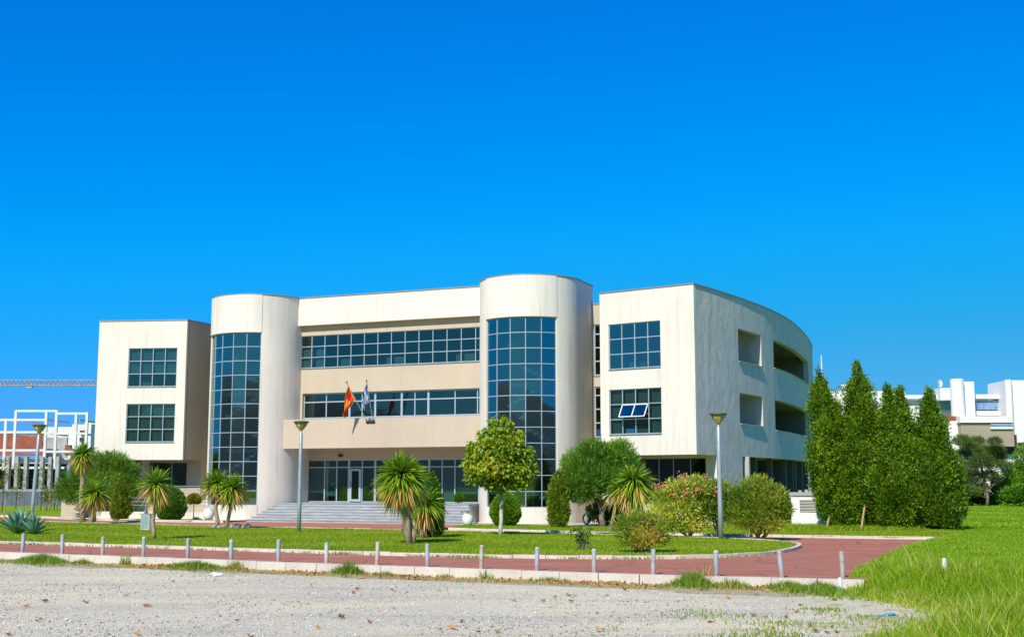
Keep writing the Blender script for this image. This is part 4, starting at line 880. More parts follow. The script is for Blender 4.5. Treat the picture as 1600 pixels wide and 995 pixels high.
def shrub(label, base, blobs, n, L, Wd, mat, seed, stems=7, cat='shrub', flowers=0, name='oleander_shrub', **k):
    f = thing(name, label, cat, (*base, 0)); rg = np.random.default_rng(seed); mb = MB()
    for q in range(stems):
        b = blobs[q % len(blobs)]; mb.tube(branch((base[0] + rg.normal() * .08, base[1] + rg.normal() * .08, -.03), (base[0] + b[0], base[1] + b[1], b[2]), rg, 6, .2), list(np.linspace(.045, .008, 6)), 6)
    obj('stems', mb, 'bark', f, smooth=True)
    crown_blobs(f, [(base[0] + b[0], base[1] + b[1], *b[2:]) for b in blobs], n, L, Wd, mat, seed, **k)
    if flowers:
        C, d, _ = blob_points([(base[0] + b[0], base[1] + b[1], *b[2:]) for b in blobs], 4000, rg, .95); ok = (C[:, 2] > np.quantile(C[:, 2], .62)) & (C[:, 1] < base[1] + .4)
        C = C[ok][:flowers]; C = (C[:, None] + rg.normal(size=(len(C), 16, 3)) * .07).reshape(-1, 3) + np.array([0, 0, .04]); V, F = leaf_quads(C, rg.normal(size=(len(C), 3)) + np.array([0, -.3, .6]), .10, .08, rg); npobj('flowers', V, F, 'flower', f, kind='stuff', tint=np.repeat(rg.random(len(C)), 4))
ob = [(-.9, 0, 1.5, .6, .6, .5), (-.3, -.2, 1.9, .7, .6, .5), (.4, 0, 2.0, .7, .7, .5), (1.0, 0, 1.7, .55, .6, .5), (-1.1, 0, .95, .55, .6, .5), (-.3, -.3, 1.1, .8, .6, .6), (.5, -.2, 1.2, .8, .6, .6), (-.7, -.1, .5, .6, .5, .35), (.2, -.2, .55, .6, .5, .35)]
shrub('large flowering oleander with pink blossoms left of the right lamp post', (7.2, 51.2), ob, 12500, .17, .045, 'lf_ole', 61, flowers=34, up=.5, tint0=.62, tvar=.26, shell=.1)
ob2 = [(0, 0, 1.9, .6, .6, .45), (.2, 0, 1.4, .7, .6, .55), (-.3, 0, 1.2, .6, .6, .5), (.1, 0, .8, .6, .5, .4)]
shrub('thin dark oleander directly behind the right lamp post', (8.45, 51.3), ob2, 5200, .17, .035, 'lf_ole2', 62, up=.6, shell=.1)
ob3 = [(-.7, 0, 1.6, .6, .6, .5), (0, 0, 2.0, .65, .6, .45), (.6, 0, 1.6, .6, .6, .5), (.9, 0, 1.1, .5, .6, .45), (-.9, 0, 1.0, .5, .6, .45), (0, -.3, 1.2, .8, .6, .6), (.3, -.2, .65, .7, .5, .4), (-.4, -.2, .65, .6, .5, .4)]
shrub('dense oleander without blossoms at the right tip of the lawn', (9.75, 49.6), ob3, 11000, .19, .035, 'lf_ole2', 63, up=.7, shell=.1, tvar=.28)
ob4 = [(-.5, 0, .8, .45, .4, .35), (0, 0, 1.05, .4, .4, .3), (.45, 0, .85, .45, .4, .4), (.1, -.2, .5, .6, .4, .35), (-.35, -.1, .4, .4, .4, .25), (.7, 0, .45, .3, .3, .25)]
shrub('low scraggly reddish shrub on the lawn near the kerb', (4.05, 39.5), ob4, 5200, .12, .03, 'lf_ole2', 64, stems=14, up=.5, shell=.1, name='scraggly_shrub', tint0=.6, tvar=.3)
ob5 = [(-.15, 0, .55, .28, .25, .2), (.1, 0, .4, .25, .25, .2), (.0, 0, .2, .2, .2, .15), (.22, 0, .62, .12, .12, .1)]
shrub('sparse small rose bush standing alone on the lawn', (2.3, 41.3), ob5, 420, .10, .05, 'lf_ball', 65, stems=9, up=.3, shell=.1, name='rose_bush')
hb = [(0, 0, .7, .8, .6, .6), (.9, .1, .8, .7, .6, .6), (-.9, 0, .6, .6, .6, .5)]
shrub('green hedge bush beside the white utility hut', (13.9, 65.0), [(0, 0, .75, .6, .6, .75), (-.5, 0, .9, .5, .5, .8), (-1.0, 0, .7, .5, .5, .6)], 5200, .14, .06, 'lf_ball', 66, name='hedge_bush')
shrub('reddish low shrub between the hedge bush and the last oleander', (12.1, 62.5), [(0, 0, .6, .35, .35, .6), (-.3, 0, .8, .35, .3, .5)], 2200, .13, .04, 'lf_ole2', 67, name='hedge_bush', tint0=.9)

# agaves: each leaf a part
def agave(label, base, s, seed, n=34):
    f = thing('agave_plant', label, 'agave', (*base, 0)); r = random.Random(seed)
    for k in range(n):
        az = k * 2.4 + r.uniform(-.2, .2); el = R(18 + 68 * (k / n) ** .9) ; L = s * r.uniform(.85, 1.1); w = .085 * s
        D = Vector((math.cos(el) * math.cos(az), math.cos(el) * math.sin(az), math.sin(el))); Sd = Vector((-math.sin(az), math.cos(az), 0)); Up = Sd.cross(D) * -1
        mb = MB(); prof = [(0, .7), (.25, 1), (.55, .95), (.8, .55), (1, .03)]
        for fz, ww in prof:
            p = Vector((base[0], base[1], .02)) + D * (L * fz) + Vector((0, 0, -.10 * L * fz * fz))
            mb.v += [tuple(p + Sd * w * ww + Up * w * .35 * ww), tuple(p), tuple(p - Sd * w * ww + Up * w * .35 * ww), tuple(p - Up * w * .28 * ww)]
        for i in range(4):
            a = 4 * i
            for q in range(4): q2 = (q + 1) % 4; mb.f.append((a + q, a + q2, a + 4 + q2, a + 4 + q))
        obj('leaf', mb, 'lf_agave', f, tint=[r.uniform(0, .6) + .35 * (i % 4 in (0, 2)) for i in range(20)], smooth=False)
agave('big blue green agave, larger of the two by the left lamp post', (-21.5, 54.4), 1.25, 1)
agave('smaller blue green agave right beside the big one on the left lawn', (-20.55, 53.8), 1.0, 2, 28)

# stones at the twin palm, litter
rk = thing('rock_pile', 'low pile of grey rocks at the foot of the twin stemmed palm', 'rocks', (-13.7, 61.2, 0))
for k in range(16):
    x, y, s = -14.6 + 1.75 * rnd.random(), 61.0 + rnd.uniform(-.2, .5), rnd.uniform(.10, .2); bm = bmesh.new(); bmesh.ops.create_icosphere(bm, subdivisions=1, radius=s)
    for v in bm.verts: v.co *= rnd.uniform(.75, 1.2); v.co.z *= .75; v.co += Vector((x, y, s * .45))
    mb = MB(); mb.v = [tuple(v.co) for v in bm.verts]; mb.f = [tuple(v.index for v in fc.verts) for fc in bm.faces]; bm.free(); obj('rock', mb, 'stoneg', rk)

# ------------------------------------------------------------------ street furniture
def lamp(label, loc, rz=0):
    f = thing('street_lamp', label, 'street lamp', loc, 'conical street lamps on the lawn'); x, y, z = loc
    mb = MB(); mb.lathe([(.10, -.05), (.095, 1.3), (.088, 3.0), (.078, 4.42), (.05, 4.46), (.035, 4.50), (.035, 4.56)], (x, y), 14); obj('pole', mb, 'steel', f, smooth=True)
    mb = MB(); mb.lathe([(.05, 4.54), (.09, 4.58), (.20, 4.74), (.305, 4.925)], (x, y), 20); obj('lamp_shade', mb, 'lampcone', f, smooth=True)
    mb = MB(); mb.lathe([(.02, 4.93), (.36, 4.93), (.37, 4.955), (.30, 4.985), (.05, 5.02)], (x, y), 20); obj('lamp_cover', mb, 'lampmetal', f, smooth=True)
    mb = MB()
    for k in range(8):
        w = k * math.pi / 4; mb.tube([(x + .055 * math.cos(w), y + .055 * math.sin(w), 4.55), (x + .21 * math.cos(w), y + .21 * math.sin(w), 4.745), (x + .315 * math.cos(w), y + .315 * math.sin(w), 4.925)], .011, 5)
    obj('shade_rib', mb, 'lampmetal', f); return f
l0 = lamp('grey lamp post with amber cone head in front of the entrance steps', (-9.66, 56.77, 0))
d1 = dup(l0, (8.15, 48.91, 0), .4, 'grey lamp post with amber cone head between the oleanders'); d1.scale = (1, 1, .985)
d2 = dup(l0, (-24.2, 63.0, 0), .9, 'grey lamp post leaning slightly behind the agaves'); d2.rotation_euler = (0, R(2.2), .9); d2.scale = (1, 1, 1.03)
# bollards
t = NT('bollard_paint'); g = t.add('ShaderNodeNewGeometry'); sp_ = t.add('ShaderNodeSeparateXYZ'); t.l(g.outputs['Position'], sp_.inputs[0])
oi = t.add('ShaderNodeObjectInfo'); cb = t.ramp(oi.outputs['Random'], [(0, (.34, .40, .44)), (.35, (.52, .52, .50)), (.65, (.30, .42, .52)), (.85, (.50, .47, .36)), (1, (.58, .56, .52))])
ns = t.noise(5, 5); rust = t.ramp(ns, [(.5, (0, 0, 0)), (.68, (.7,) * 3)]); mrg = t.add('ShaderNodeMapRange'); t.l(sp_.outputs[2], mrg.inputs[0]); mrg.inputs[1].default_value = .22; mrg.inputs[2].default_value = 0
rb = t.add('ShaderNodeMath', operation='MULTIPLY_ADD'); t.l(mrg.outputs[0], rb.inputs[0]); t.l(ns, rb.inputs[1]); rb.inputs[2].default_value = 0
sepc = t.add('ShaderNodeSeparateColor'); t.l(rust, sepc.inputs[0]); mxx = t.add('ShaderNodeMath', operation='MAXIMUM'); t.l(rb.outputs[0], mxx.inputs[0]); t.l(sepc.outputs[0], mxx.inputs[1])
t.base(t.mix(mxx.outputs[0], cb, (.38, .20, .09))); t.set(Roughness=.6, Metallic=.1); M['bollard'] = t.m
bp = [(-15.58, 39.94), (-14.05, 39.21), (-12.44, 38.15), (-11.08, 37.75), (-9.57, 37.06), (-8.03, 35.9), (-6.54, 35.16), (-5.08, 34.39), (-3.65, 33.98), (-2.23, 33.19), (-.79, 32.38), (.63, 31.76), (2.02, 30.95), (3.41, 30.36), (4.82, 29.7), (6.3, 29.36), (7.75, 29.5)]
bl = ['in front of the two agaves', 'leftmost but one, just right of the agaves', 'third from the left end of the row', 'in front of the thin palm and grey cabinet', 'stained yellowish, with weeds at its foot right of the cabinet', 'in front of the rocks and twin stemmed palm', 'left of the central lamp post base', 'right of the central lamp post base', 'left of the big round crowned palm', 'just right of the big round crowned palm', 'between the cypress and the chestnut tree', 'just right of the chestnut tree trunk', 'in front of the small rose bush', 'in front of the low scraggly shrub', 'with a rusty foot, below the right lamp post', 'tilted to the left, on the red path junction', 'at the right end of the row, half in the tall grass']
b0 = None
for k, ((x, y), lb) in enumerate(zip(bp, bl)):
    x, y = x * 1.023, y * 1.023
    if b0 is None:
        b0 = thing('bollard', '', 'bollard', (x, y, WZ), 'steel bollards along the low wall')
        mb = MB(); mb.lathe([(.058, WZ - .1), (.058, WZ + .52)], (x, y), 12); obj('post', mb, 'bollard', b0, smooth=False)
        mb = MB(); mb.lathe([(.062, WZ + .52), (.06, WZ + .555), (.03, WZ + .575), (0, WZ + .578)], (x, y), 12); obj('cap', mb, 'bollard', b0); o = b0
    else: o = dup(b0, (x, y, WZ), rnd.uniform(0, 6))
    o['label'] = 'thin grey steel bollard ' + lb
    o.rotation_euler = (R(rnd.uniform(-1, 1)), R(rnd.uniform(-.8, 1.6)) if k != 15 else R(-6), rnd.uniform(0, .5)); o.scale = (1, 1, 1 + rnd.uniform(-.03, .06))
# white stub posts in the tall grass
for x, y, h, lb in ((7.45, 28.6, .34, 'short white stub post at the end of the wall'), (9.7, 28.2, .50, 'white stub post standing in the tall grass')):
    z = float(field_z(np.array(x), np.array(y))); mb = MB(); mb.lathe([(.05, z - .1), (.05, z + h), (.03, z + h + .02)], (x, y), 10); tag(obj('stub_post', mb, 'white', loc=(x, y, z)), lb, 'post')
# electrical cabinet
cb_ = thing('utility_cabinet', 'grey metal utility cabinet on the lawn beside the thin palm', 'cabinet', (-17.2, 59.1, 0))
mb = MB(); mb.obox((-17.2, 59.1), .86, -.5, .56, .36, -.02, .70); obj('body', mb, 'offwhite', cb_)
mb = MB(); mb.obox((-17.2, 59.1), .86, -.5, .62, .42, .70, .75); obj('lid', mb, 'steel', cb_)
mb = MB(); mb.obox((-17.2 - .5 * .19, 59.1 - .86 * .19), .86, -.5, .5, .02, .06, .66); obj('door', mb, 'steel', cb_)
# white hut with louvre
hu = thing('utility_hut', 'small white utility hut with a louvred vent under the first cypress', 'hut', (15.1, 63.6, 0))
ht = (.93, -.36); hc = (15.15, 63.4)
mb = MB(); mb.obox(hc, *ht, 1.75, 1.3, -.05, 1.55); obj('body', mb, 'white', hu)
mb = MB(); mb.obox(hc, *ht, 1.9, 1.45, 1.55, 1.72); obj('roof', mb, 'concrete', hu)
mb = MB(); mb.obox((hc[0] - .36 * .655 - .93 * .0, hc[1] - .93 * .655), *ht, .9, .02, .75, 1.35); obj('vent', mb, 'dark', hu)
for k in range(8):
    mb = MB(); c_ = (hc[0] - .36 * .68, hc[1] - .93 * .68); mb.obox(c_, *ht, .88, .05, .77 + k * .075, .80 + k * .075); obj('louvre', mb, 'offwhite', hu)
mb = MB()
for k in range(4): mb.obox((hc[0] - .5 + .3 * k, hc[1] - .1 * k), *ht, .16, .2, 1.72, 1.82 + .03 * (k % 2))
obj('roof_vents', mb, 'steel', hu)
# parked motorbike
mo = thing('motorbike', 'dark motorbike parked in the shade beside the right round tower', 'motorbike', (4.35, 66.3, 0))
def wheel(cx, cy):
    bm = bmesh.new(); mb = MB(); ring_ = []
    for k in range(16): w = 2 * math.pi * k / 16; ring_.append((cx + .27 * math.cos(w) * .6, cy + .27 * math.cos(w) * -.8, .30 + .27 * math.sin(w)))
    mb.tube(ring_ + ring_[:2], .055, 7, False); W_ = obj('wheel', mb, 'rubber', mo, smooth=True); bm.free()
    mb = MB(); mb.tube([(cx - .03, cy - .02, .3), (cx + .03, cy + .02, .3)], .17, 12); obj('rim', mb, 'steel', W_)
wheel(3.98, 66.8); wheel(4.72, 65.8)
mb = MB(); mb.tube([(4.0, 66.78, .5), (4.2, 66.5, .62), (4.45, 66.17, .66), (4.62, 65.95, .78), (4.68, 65.85, .62)], [.08, .16, .17, .15, .08], 10); obj('body', mb, 'black', mo, smooth=True)
mb = MB(); mb.tube([(3.92, 66.9, .80), (4.1, 66.64, .80), (4.3, 66.38, .77)], [.06, .11, .08], 8); obj('seat', mb, 'rubber', mo, smooth=True)
mb = MB(); mb.tube([(4.72, 65.8, .3), (4.6, 65.97, .95)], .03, 7); mb.tube([(4.30, 65.78, 1.02), (4.6, 65.98, .95), (4.86, 66.2, 1.02)], .022, 6); obj('handlebar', mb, 'black', mo)
mb = MB(); mb.lathe([(.0, .80), (.09, .84), (.09, .92), (0, .96)], (4.68, 65.86), 10); obj('headlight', mb, 'bag', mo)
mb = MB(); mb.box(4.2, 4.5, 66.15, 66.5, .28, .52); obj('engine', mb, 'coping', mo)
# plastic litter
def rag(name, label, base, s, mat, seed):
    bm = bmesh.new(); bmesh.ops.create_icosphere(bm, subdivisions=2, radius=s); r = random.Random(seed)
    for v in bm.verts: v.co *= r.uniform(.55, 1.25); v.co.z *= .45; v.co.x *= 1.4; v.co += Vector((*base, base and 0)) if False else Vector((0, 0, s * .35))
    me = bpy.data.meshes.new(name); bm.to_mesh(me); bm.free(); me.materials.append(M[mat]); o = bpy.data.objects.new(name, me); COL.objects.link(o); o.location = base; tag(o, label, 'litter')
rag('plastic_bag', 'crumpled pale plastic bag lying among weeds at the gravel edge', (-8.0, 34.0, GZ), .12, 'bag', 3)
rag('plastic_scrap', 'bright blue plastic scrap on the bare soil beside the tall grass', (7.05, 23.6, GZ), .09, 'bluebag', 4)
rag('plastic_scrap', 'flat piece of blue plastic left of the brighter blue scrap', (6.86, 23.5, GZ), .06, 'bluebag', 9)

# ------------------------------------------------------------------ background, left: building site, crane, saplings
CF = thing('building_site', 'unfinished building with white steel frame and red block walls at the left', 'building', (-52, 130, 0))
yF = 128.0; kx = yF / 1930.3 * 1.0
X_ = lambda px, y=yF: (px - 800) / 1930.3 * y * .992
Z_ = lambda py, y=yF: 2.134 + (755.8 - py) / 1930.3 * y * 1.0
def bm_box(name, x0, x1, z0, z1, y0, y1, mat): mb = MB(); mb.box(x0, x1, y0, y1, z0, z1); return obj(name, mb, mat, CF)
for px, pt, pb_ in ((-60, 655, 735), (-20, 655, 735), (5, 655, 735), (20, 642, 730), (68, 642, 730), (84, 642, 730), (115, 645, 705), (132, 645, 705)):
    bm_box('steel_column', X_(px) - .13, X_(px) + .13, Z_(pb_), Z_(pt), yF - .13, yF + .13, 'offwhite')
for a, b, py in ((20, 84, 643), (84, 133, 647), (-60, 68, 657), (-60, 70, 676), (68, 133, 678), (-60, 70, 704), (70, 118, 706), (-60, 100, 731)):
    bm_box('steel_beam', X_(a), X_(b), Z_(py) - .11, Z_(py) + .11, yF - .10, yF + .10, 'offwhite')
for px in (20, 70, 118):
    for py in (657, 678, 706): bm_box('steel_beam', X_(px) - .1, X_(px) + .1, Z_(py) - .1, Z_(py) + .1, yF + .14, yF + 6, 'white')
bm_box('block_wall', X_(-80, 135), X_(20, 135), Z_(712, 135), Z_(678, 135), 134.8, 135.1, 'brick'); bm_box('block_wall', X_(24, 135), X_(67, 135), Z_(712, 135), Z_(676, 135), 134.8, 135.1, 'brick')
bm_box('block_wall', X_(100, 134), X_(110, 134), Z_(712, 134), Z_(696, 134), 133.8, 134.1, 'brick')
bm_box('grey_wall', X_(70, 137), X_(103, 137), Z_(720, 137), Z_(684, 137), 136.8, 137.2, 'concrete')
bm_box('render_wall', X_(71, 140), X_(110, 140), Z_(722, 140), Z_(668, 140), 139.8, 145, 'offwhite'); bm_box('render_wall', X_(110, 139), X_(140, 139), Z_(790, 139), Z_(664, 139), 138.8, 146, 'offwhite')
for a, b in ((673, 679), (684, 690)): bm_box('window', X_(119, 138), X_(128, 138), Z_(b, 138), Z_(a, 138), 138.5, 138.9, 'dark')
bm_box('concrete_slab', X_(-90), X_(103), Z_(724), Z_(716), yF + 1, yF + 12, 'offwhite'); bm_box('concrete_slab', X_(-90), X_(100), Z_(770), Z_(764), yF - .5, yF + 12, 'concrete')
for px in (-70, -40, -10, 10, 24, 38, 63, 76, 88): bm_box('concrete_column', X_(px, 127.5) - .17, X_(px, 127.5) + .17, Z_(764), Z_(714), 127.6, 128.2, 'concrete')
bm_box('dark_back_wall', X_(-90, 136), X_(104, 136), 0, Z_(722, 136), 135.2, 136, 'dark')
ho = thing('site_hoarding', 'dark blue grey hoarding along the foot of the building site', 'fence', (-55, 123, 0))
for k in range(22):
    mb = MB(); x = -68 + 1.25 * k; mb.box(x, x + 1.22, 123 + .02 * (k % 2), 123.08 + .02 * (k % 2), -.1, 1.42); obj('hoarding_panel', mb, 'slate', ho)
sb_ = thing('grey_block', 'plain grey building just left of the left wing, beyond the site', 'building', (-47, 152, 0)); mb = MB(); mb.box(X_(132, 150), X_(152, 150), 150, 165, 0, Z_(664, 150)); obj('wall', mb, 'concrete', sb_)
mb = MB(); mb.box(X_(132, 150) - .2, X_(152, 150) + .2, 149.8, 165.2, Z_(664, 150), Z_(664, 150) + .3); obj('roof', mb, 'offwhite', sb_)
# crane
CR = thing('tower_crane', 'long horizontal lattice crane jib reaching in from the left', 'crane', (-108, 215, 0)); yC = 215.0
x1, x0 = X_(147, yC), X_(-260, yC); zt_, zb_ = Z_(595, yC), Z_(602.5, yC); zb_ = zt_ - .95
mb = MB()
for yy, z in ((yC - .6, zb_), (yC + .6, zb_), (yC, zt_)): mb.tube([(x0, yy, z), (x1 - (.8 if z == zt_ else 0), yy, z)], .085, 5)
obj('jib_chord', mb, 'crane', CR)
mb = MB(); n_ = int((x1 - x0) / .75)
for k in range(n_):
    xa = x0 + (x1 - x0) * k / n_; xb = x0 + (x1 - x0) * (k + 1) / n_; xm = (xa + xb) / 2
    for yy in (yC - .6, yC + .6): mb.tube([(xa, yy, zb_), (xm, yC, zt_)], .045, 4); mb.tube([(xm, yC, zt_), (xb, yy, zb_)], .045, 4)
obj('jib_lattice', mb, 'crane', CR)
mb = MB(); xm = x0 + 12
for dx in (-.8, .8):
    for dy in (-.8, .8): mb.box(xm + dx - .1, xm + dx + .1, yC + dy - .1, yC + dy + .1, -.2, zt_ + 5)
for k in range(14): mb.tube([(xm - .8, yC - .8, k * 1.6), (xm + .8, yC - .8, k * 1.6 + 1.6)], .05, 4); mb.tube([(xm - .8, yC + .8, k * 1.6), (xm + .8, yC + .8, k * 1.6 + 1.6)], .05, 4)
obj('mast', mb, 'crane', CR)
mb = MB(); mb.box(x1 - 12.2, x1 - 11.4, yC - .5, yC + .5, zb_ - .35, zb_ - .05); mb.tube([(x1 - 11.8, yC, zb_ - .3), (x1 - 11.8, yC, zb_ - 0.8)], .05, 4); obj('trolley', mb, 'offwhite', CR)
# saplings on the left lawn
sl = ['leftmost young tree with two stakes on the far left lawn', 'young tree behind the left lamp post on the far lawn', 'yellowish young tree in front of the dark hoarding', 'short young tree fourth along the hoarding', 'small young tree nearest the spreading dark tree', 'thin young tree between the yellowish and the short one']
for k, (px, y, h) in enumerate(((6, 96, 4.0), (27, 98, 3.6), (66, 104, 3.7), (87, 106, 2.4), (101, 108, 2.4), (75, 100, 1.6))):
    x = X_(px, y); f = thing('young_tree', sl[k], 'tree', (x, y, 0), 'young staked trees on the far lawn'); trunk(f, [(x, y, -.05), (x + .05, y, h * .5), (x, y, h * .9)], .04, .015)
    rg = np.random.default_rng(80 + k); blobs = [(x + rg.normal() * .28, y + rg.normal() * .2, h * q, .32, .32, .35) for q in np.linspace(.35, .95, 7)]
    crown_blobs(f, blobs, 420, .14, .08, 'sapling', 80 + k, shell=.2)
    mb = MB(); mb.tube([(x + .28, y - .1, -.05), (x + .28, y - .1, 1.5)], .05, 6); obj('stake', mb, 'wood', f)

# ------------------------------------------------------------------ background, right: white campus building, pine, bushes
FB = thing('white_campus_block', 'distant white concrete campus building with round stair towers and brown bays', 'building', (52, 155, 0))
yB = 150.0
def fb(name, px0, px1, py0, py1, y0, y1, mat, parent=FB):
    x0, x1 = sorted((X_(px0, y0), X_(px1, y0))); z0, z1 = Z_(py1, y0), Z_(py0, y0); mb = MB(); mb.box(x0, x1, y0, y1, max(z0, -.1), z1); return obj(name, mb, mat, parent)
def fcyl(name, px, r, py0, py1, y, mat):
    mb = MB(); mb.lathe([(r, max(-.1, Z_(py1, y))), (r, Z_(py0, y)), (r * .9, Z_(py0, y) + .05)], (X_(px, y), y), 20); return obj(name, mb, mat, FB, smooth=False)
fb('wall', 1302, 1420, 612, 800, 152, 162, 'white'); fb('wall', 1300, 1640, 626, 800, 156, 170, 'offwhite'); fb('roof_edge', 1298, 1490, 618, 624, 155.2, 156, 'white')
fb('brown_panel', 1306, 1324, 624, 670, 151.6, 152, 'brown'); fcyl('round_tower', 1331, 1.0, 603, 800, 151.5, 'white'); fb('tower_roof', 1318, 1330, 603, 606, 151, 153, 'coping')
def fwin(px0, px1, py0, py1, y, mat, n):
    w = fb('window', px0, px1, py0, py1, y, y + .12, 'frame')
    for k in range(n):
        a = px0 + (px1 - px0) * (k + .06) / n; b = px0 + (px1 - px0) * (k + .94) / n
        fb('pane', a, b, py0 + 1.2, (py0 + py1) / 2 - .5 if py1 - py0 > 12 else py1 - 1, y - .04, y + .02, mat, w)
        if py1 - py0 > 12: fb('pane', a, b, (py0 + py1) / 2 + .5, py1 - 1, y - .04, y + .02, mat, w)
fwin(1340, 1425, 632, 650, 155.7, 'teal', 5); fwin(1474, 1492, 627, 642, 155.7, 'teal', 1); fwin(1531, 1581, 627, 641, 154.9, 'blueglass', 6)
fb('parapet', 1475, 1495, 607, 626, 154, 156, 'white'); fcyl('round_tower', 1502, 1.0 * .82, 594, 660, 152.5, 'white'); fb('tower_block', 1511, 1529, 597, 665, 153, 157, 'white')
fcyl('round_tower', 1583, .42, 595, 680, 151.5, 'white'); fb('tower_block', 1580, 1640, 595, 680, 152, 158, 'white')
fb('spandrel', 1529, 1582, 643, 650, 154.4, 156, 'white'); fb('roof_edge', 1529, 1582, 617, 624, 154.4, 156, 'offwhite')
fb('brown_band', 1483, 1500, 651, 659, 150.5, 152, 'brick'); fcyl('round_tower', 1490, 1.15, 660, 800, 151.5, 'white')
fb('parapet', 1504, 1586, 651, 661, 149.2, 152, 'white'); fb('brown_bay', 1505, 1588, 661, 698, 149.5, 152.5, 'brown'); fwin(1552, 1587, 663, 668, 149.3, 'blueglass', 4); fb('sill', 1552, 1587, 668, 671, 149.25, 149.5, 'white')
fb('dark_strip', 1558, 1588, 698, 710, 150.6, 151, 'dark'); fb('wall', 1500, 1592, 698, 800, 151, 153, 'white'); fwin(1567, 1576, 726, 736, 150.8, 'blueglass', 1)
fb('dark_strip', 1589, 1592, 680, 760, 150.7, 151, 'dark'); fb('wall', 1592, 1660, 680, 800, 152, 155, 'white'); fb('dark_strip', 1594, 1640, 692, 706, 151.7, 152, 'dark')
# satellite dish
ds = thing('satellite_dish', 'white satellite dish on the roof of the distant white building', 'dish', (X_(1476, 155), 155, Z_(607, 155)))
dx_, dz_ = X_(1475.5, 155), Z_(600, 155); mb = MB()
for i in range(5):
    r_ = .48 * i / 4
    for q in range(14): w = 2 * math.pi * q / 14; mb.v.append((dx_ + r_ * math.cos(w) * .8 - .1, 154.8 - r_ * r_ * .5 + r_ * math.cos(w) * .5, dz_ + r_ * 1.05 * math.sin(w)))
for i in range(4):
    for q in range(14): mb.f.append((i * 14 + q, i * 14 + (q + 1) % 14, (i + 1) * 14 + (q + 1) % 14, (i + 1) * 14 + q))
obj('reflector', mb, 'white', ds)
mb = MB(); mb.tube([(dx_, 155, Z_(608, 155)), (dx_, 155, dz_ - .3), (dx_ - .1, 154.9, dz_)], .06, 6); mb.tube([(dx_, 154.9, dz_ - .2), (dx_ - .6, 154.2, dz_)], .03, 5); obj('mount', mb, 'steel', ds)
# pine
def pxy(px, py, y): return (X_(px, y), Z_(py, y))
P0 = (X_(1540, 122), 122.0); f = thing('pine_tree', 'spreading dark pine tree in front of the distant white building', 'tree', (*P0, 0)); rg = np.random.default_rng(90)
top = (P0[0] - .6, 122, 5.6); trunk(f, branch((*P0, -.05), top, rg, 7, .06), .17, .06); mb = MB(); blobs = []
for px, py, rx in ((1503, 690, 11), (1520, 700, 10), (1512, 712, 12), (1533, 690, 9), (1545, 692, 8), (1540, 706, 12), (1556, 704, 9), (1560, 715, 10), (1530, 722, 14), (1550, 725, 11), (1512, 730, 12), (1508, 748, 13), (1525, 745, 12), (1566, 728, 8), (1570, 738, 7), (1545, 742, 9), (1502, 765, 12), (1518, 768, 9), (1555, 750, 7), (1535, 760, 6)):
    x, z = pxy(px, py, 122); r = rx / 15.8; y = 122 + rg.normal() * .8; blobs.append((x, y, z, r * 1.35, r * 1.2, r * .8)); mb.tube(branch((P0[0] - .1 * z, 122, max(.8, z - .9)), (x, y, z - .1), rg, 4, .15), list(np.linspace(.06, .015, 4)), 5)
obj('limbs', mb, 'bark', f); crown_blobs(f, blobs, 30000, .28, .04, 'lf_pine', 91, up=.7, jit=1.0, shell=.25)
def bush(label, px, y, w, h, seed, mat='lf_ball', n=3500, name='bush'):
    x = X_(px, y); f = thing(name, label, 'bush', (x, y, 0)); rg = np.random.default_rng(seed); trunk(f, [(x, y, -.05), (x, y, h * .5)], .08, .03)
    blobs = [(x + rg.uniform(-.5, .5) * w, y + rg.normal() * .4, h * rg.uniform(.25, .72), w * .33, w * .33, h * .28) for _ in range(8)]; crown_blobs(f, blobs, n, .26, .13, mat, seed, shell=.4)
bush('round bush at the right edge in front of the white building', 1592, 118, 3.2, 2.2, 101); bush('tall light green bush right of the pine', 1572, 124, 1.8, 3.4, 102, 'lf_lime', 3000)
bush('tall slim dark bush at the right frame edge', 1601, 126, 2.2, 7.0, 103, 'lf_lime', 5200); bush('low dark bush beneath the pine', 1550, 125, 3.0, 1.3, 104, 'lf_pine', 3000); bush('wide dark shrub left of the pine trunk', 1512, 126, 4.2, 2.6, 105, 'lf_pine', 5000)
bush('yellowish shrub showing between the first two cypresses', 1317, 75, 1.4, 4.0, 106, 'sapling', 3000)
bush('bush behind the dark motorbike and the feathery tree', 960, 66.5, 1.8, 1.3, 107, 'lf_ball', 2500)

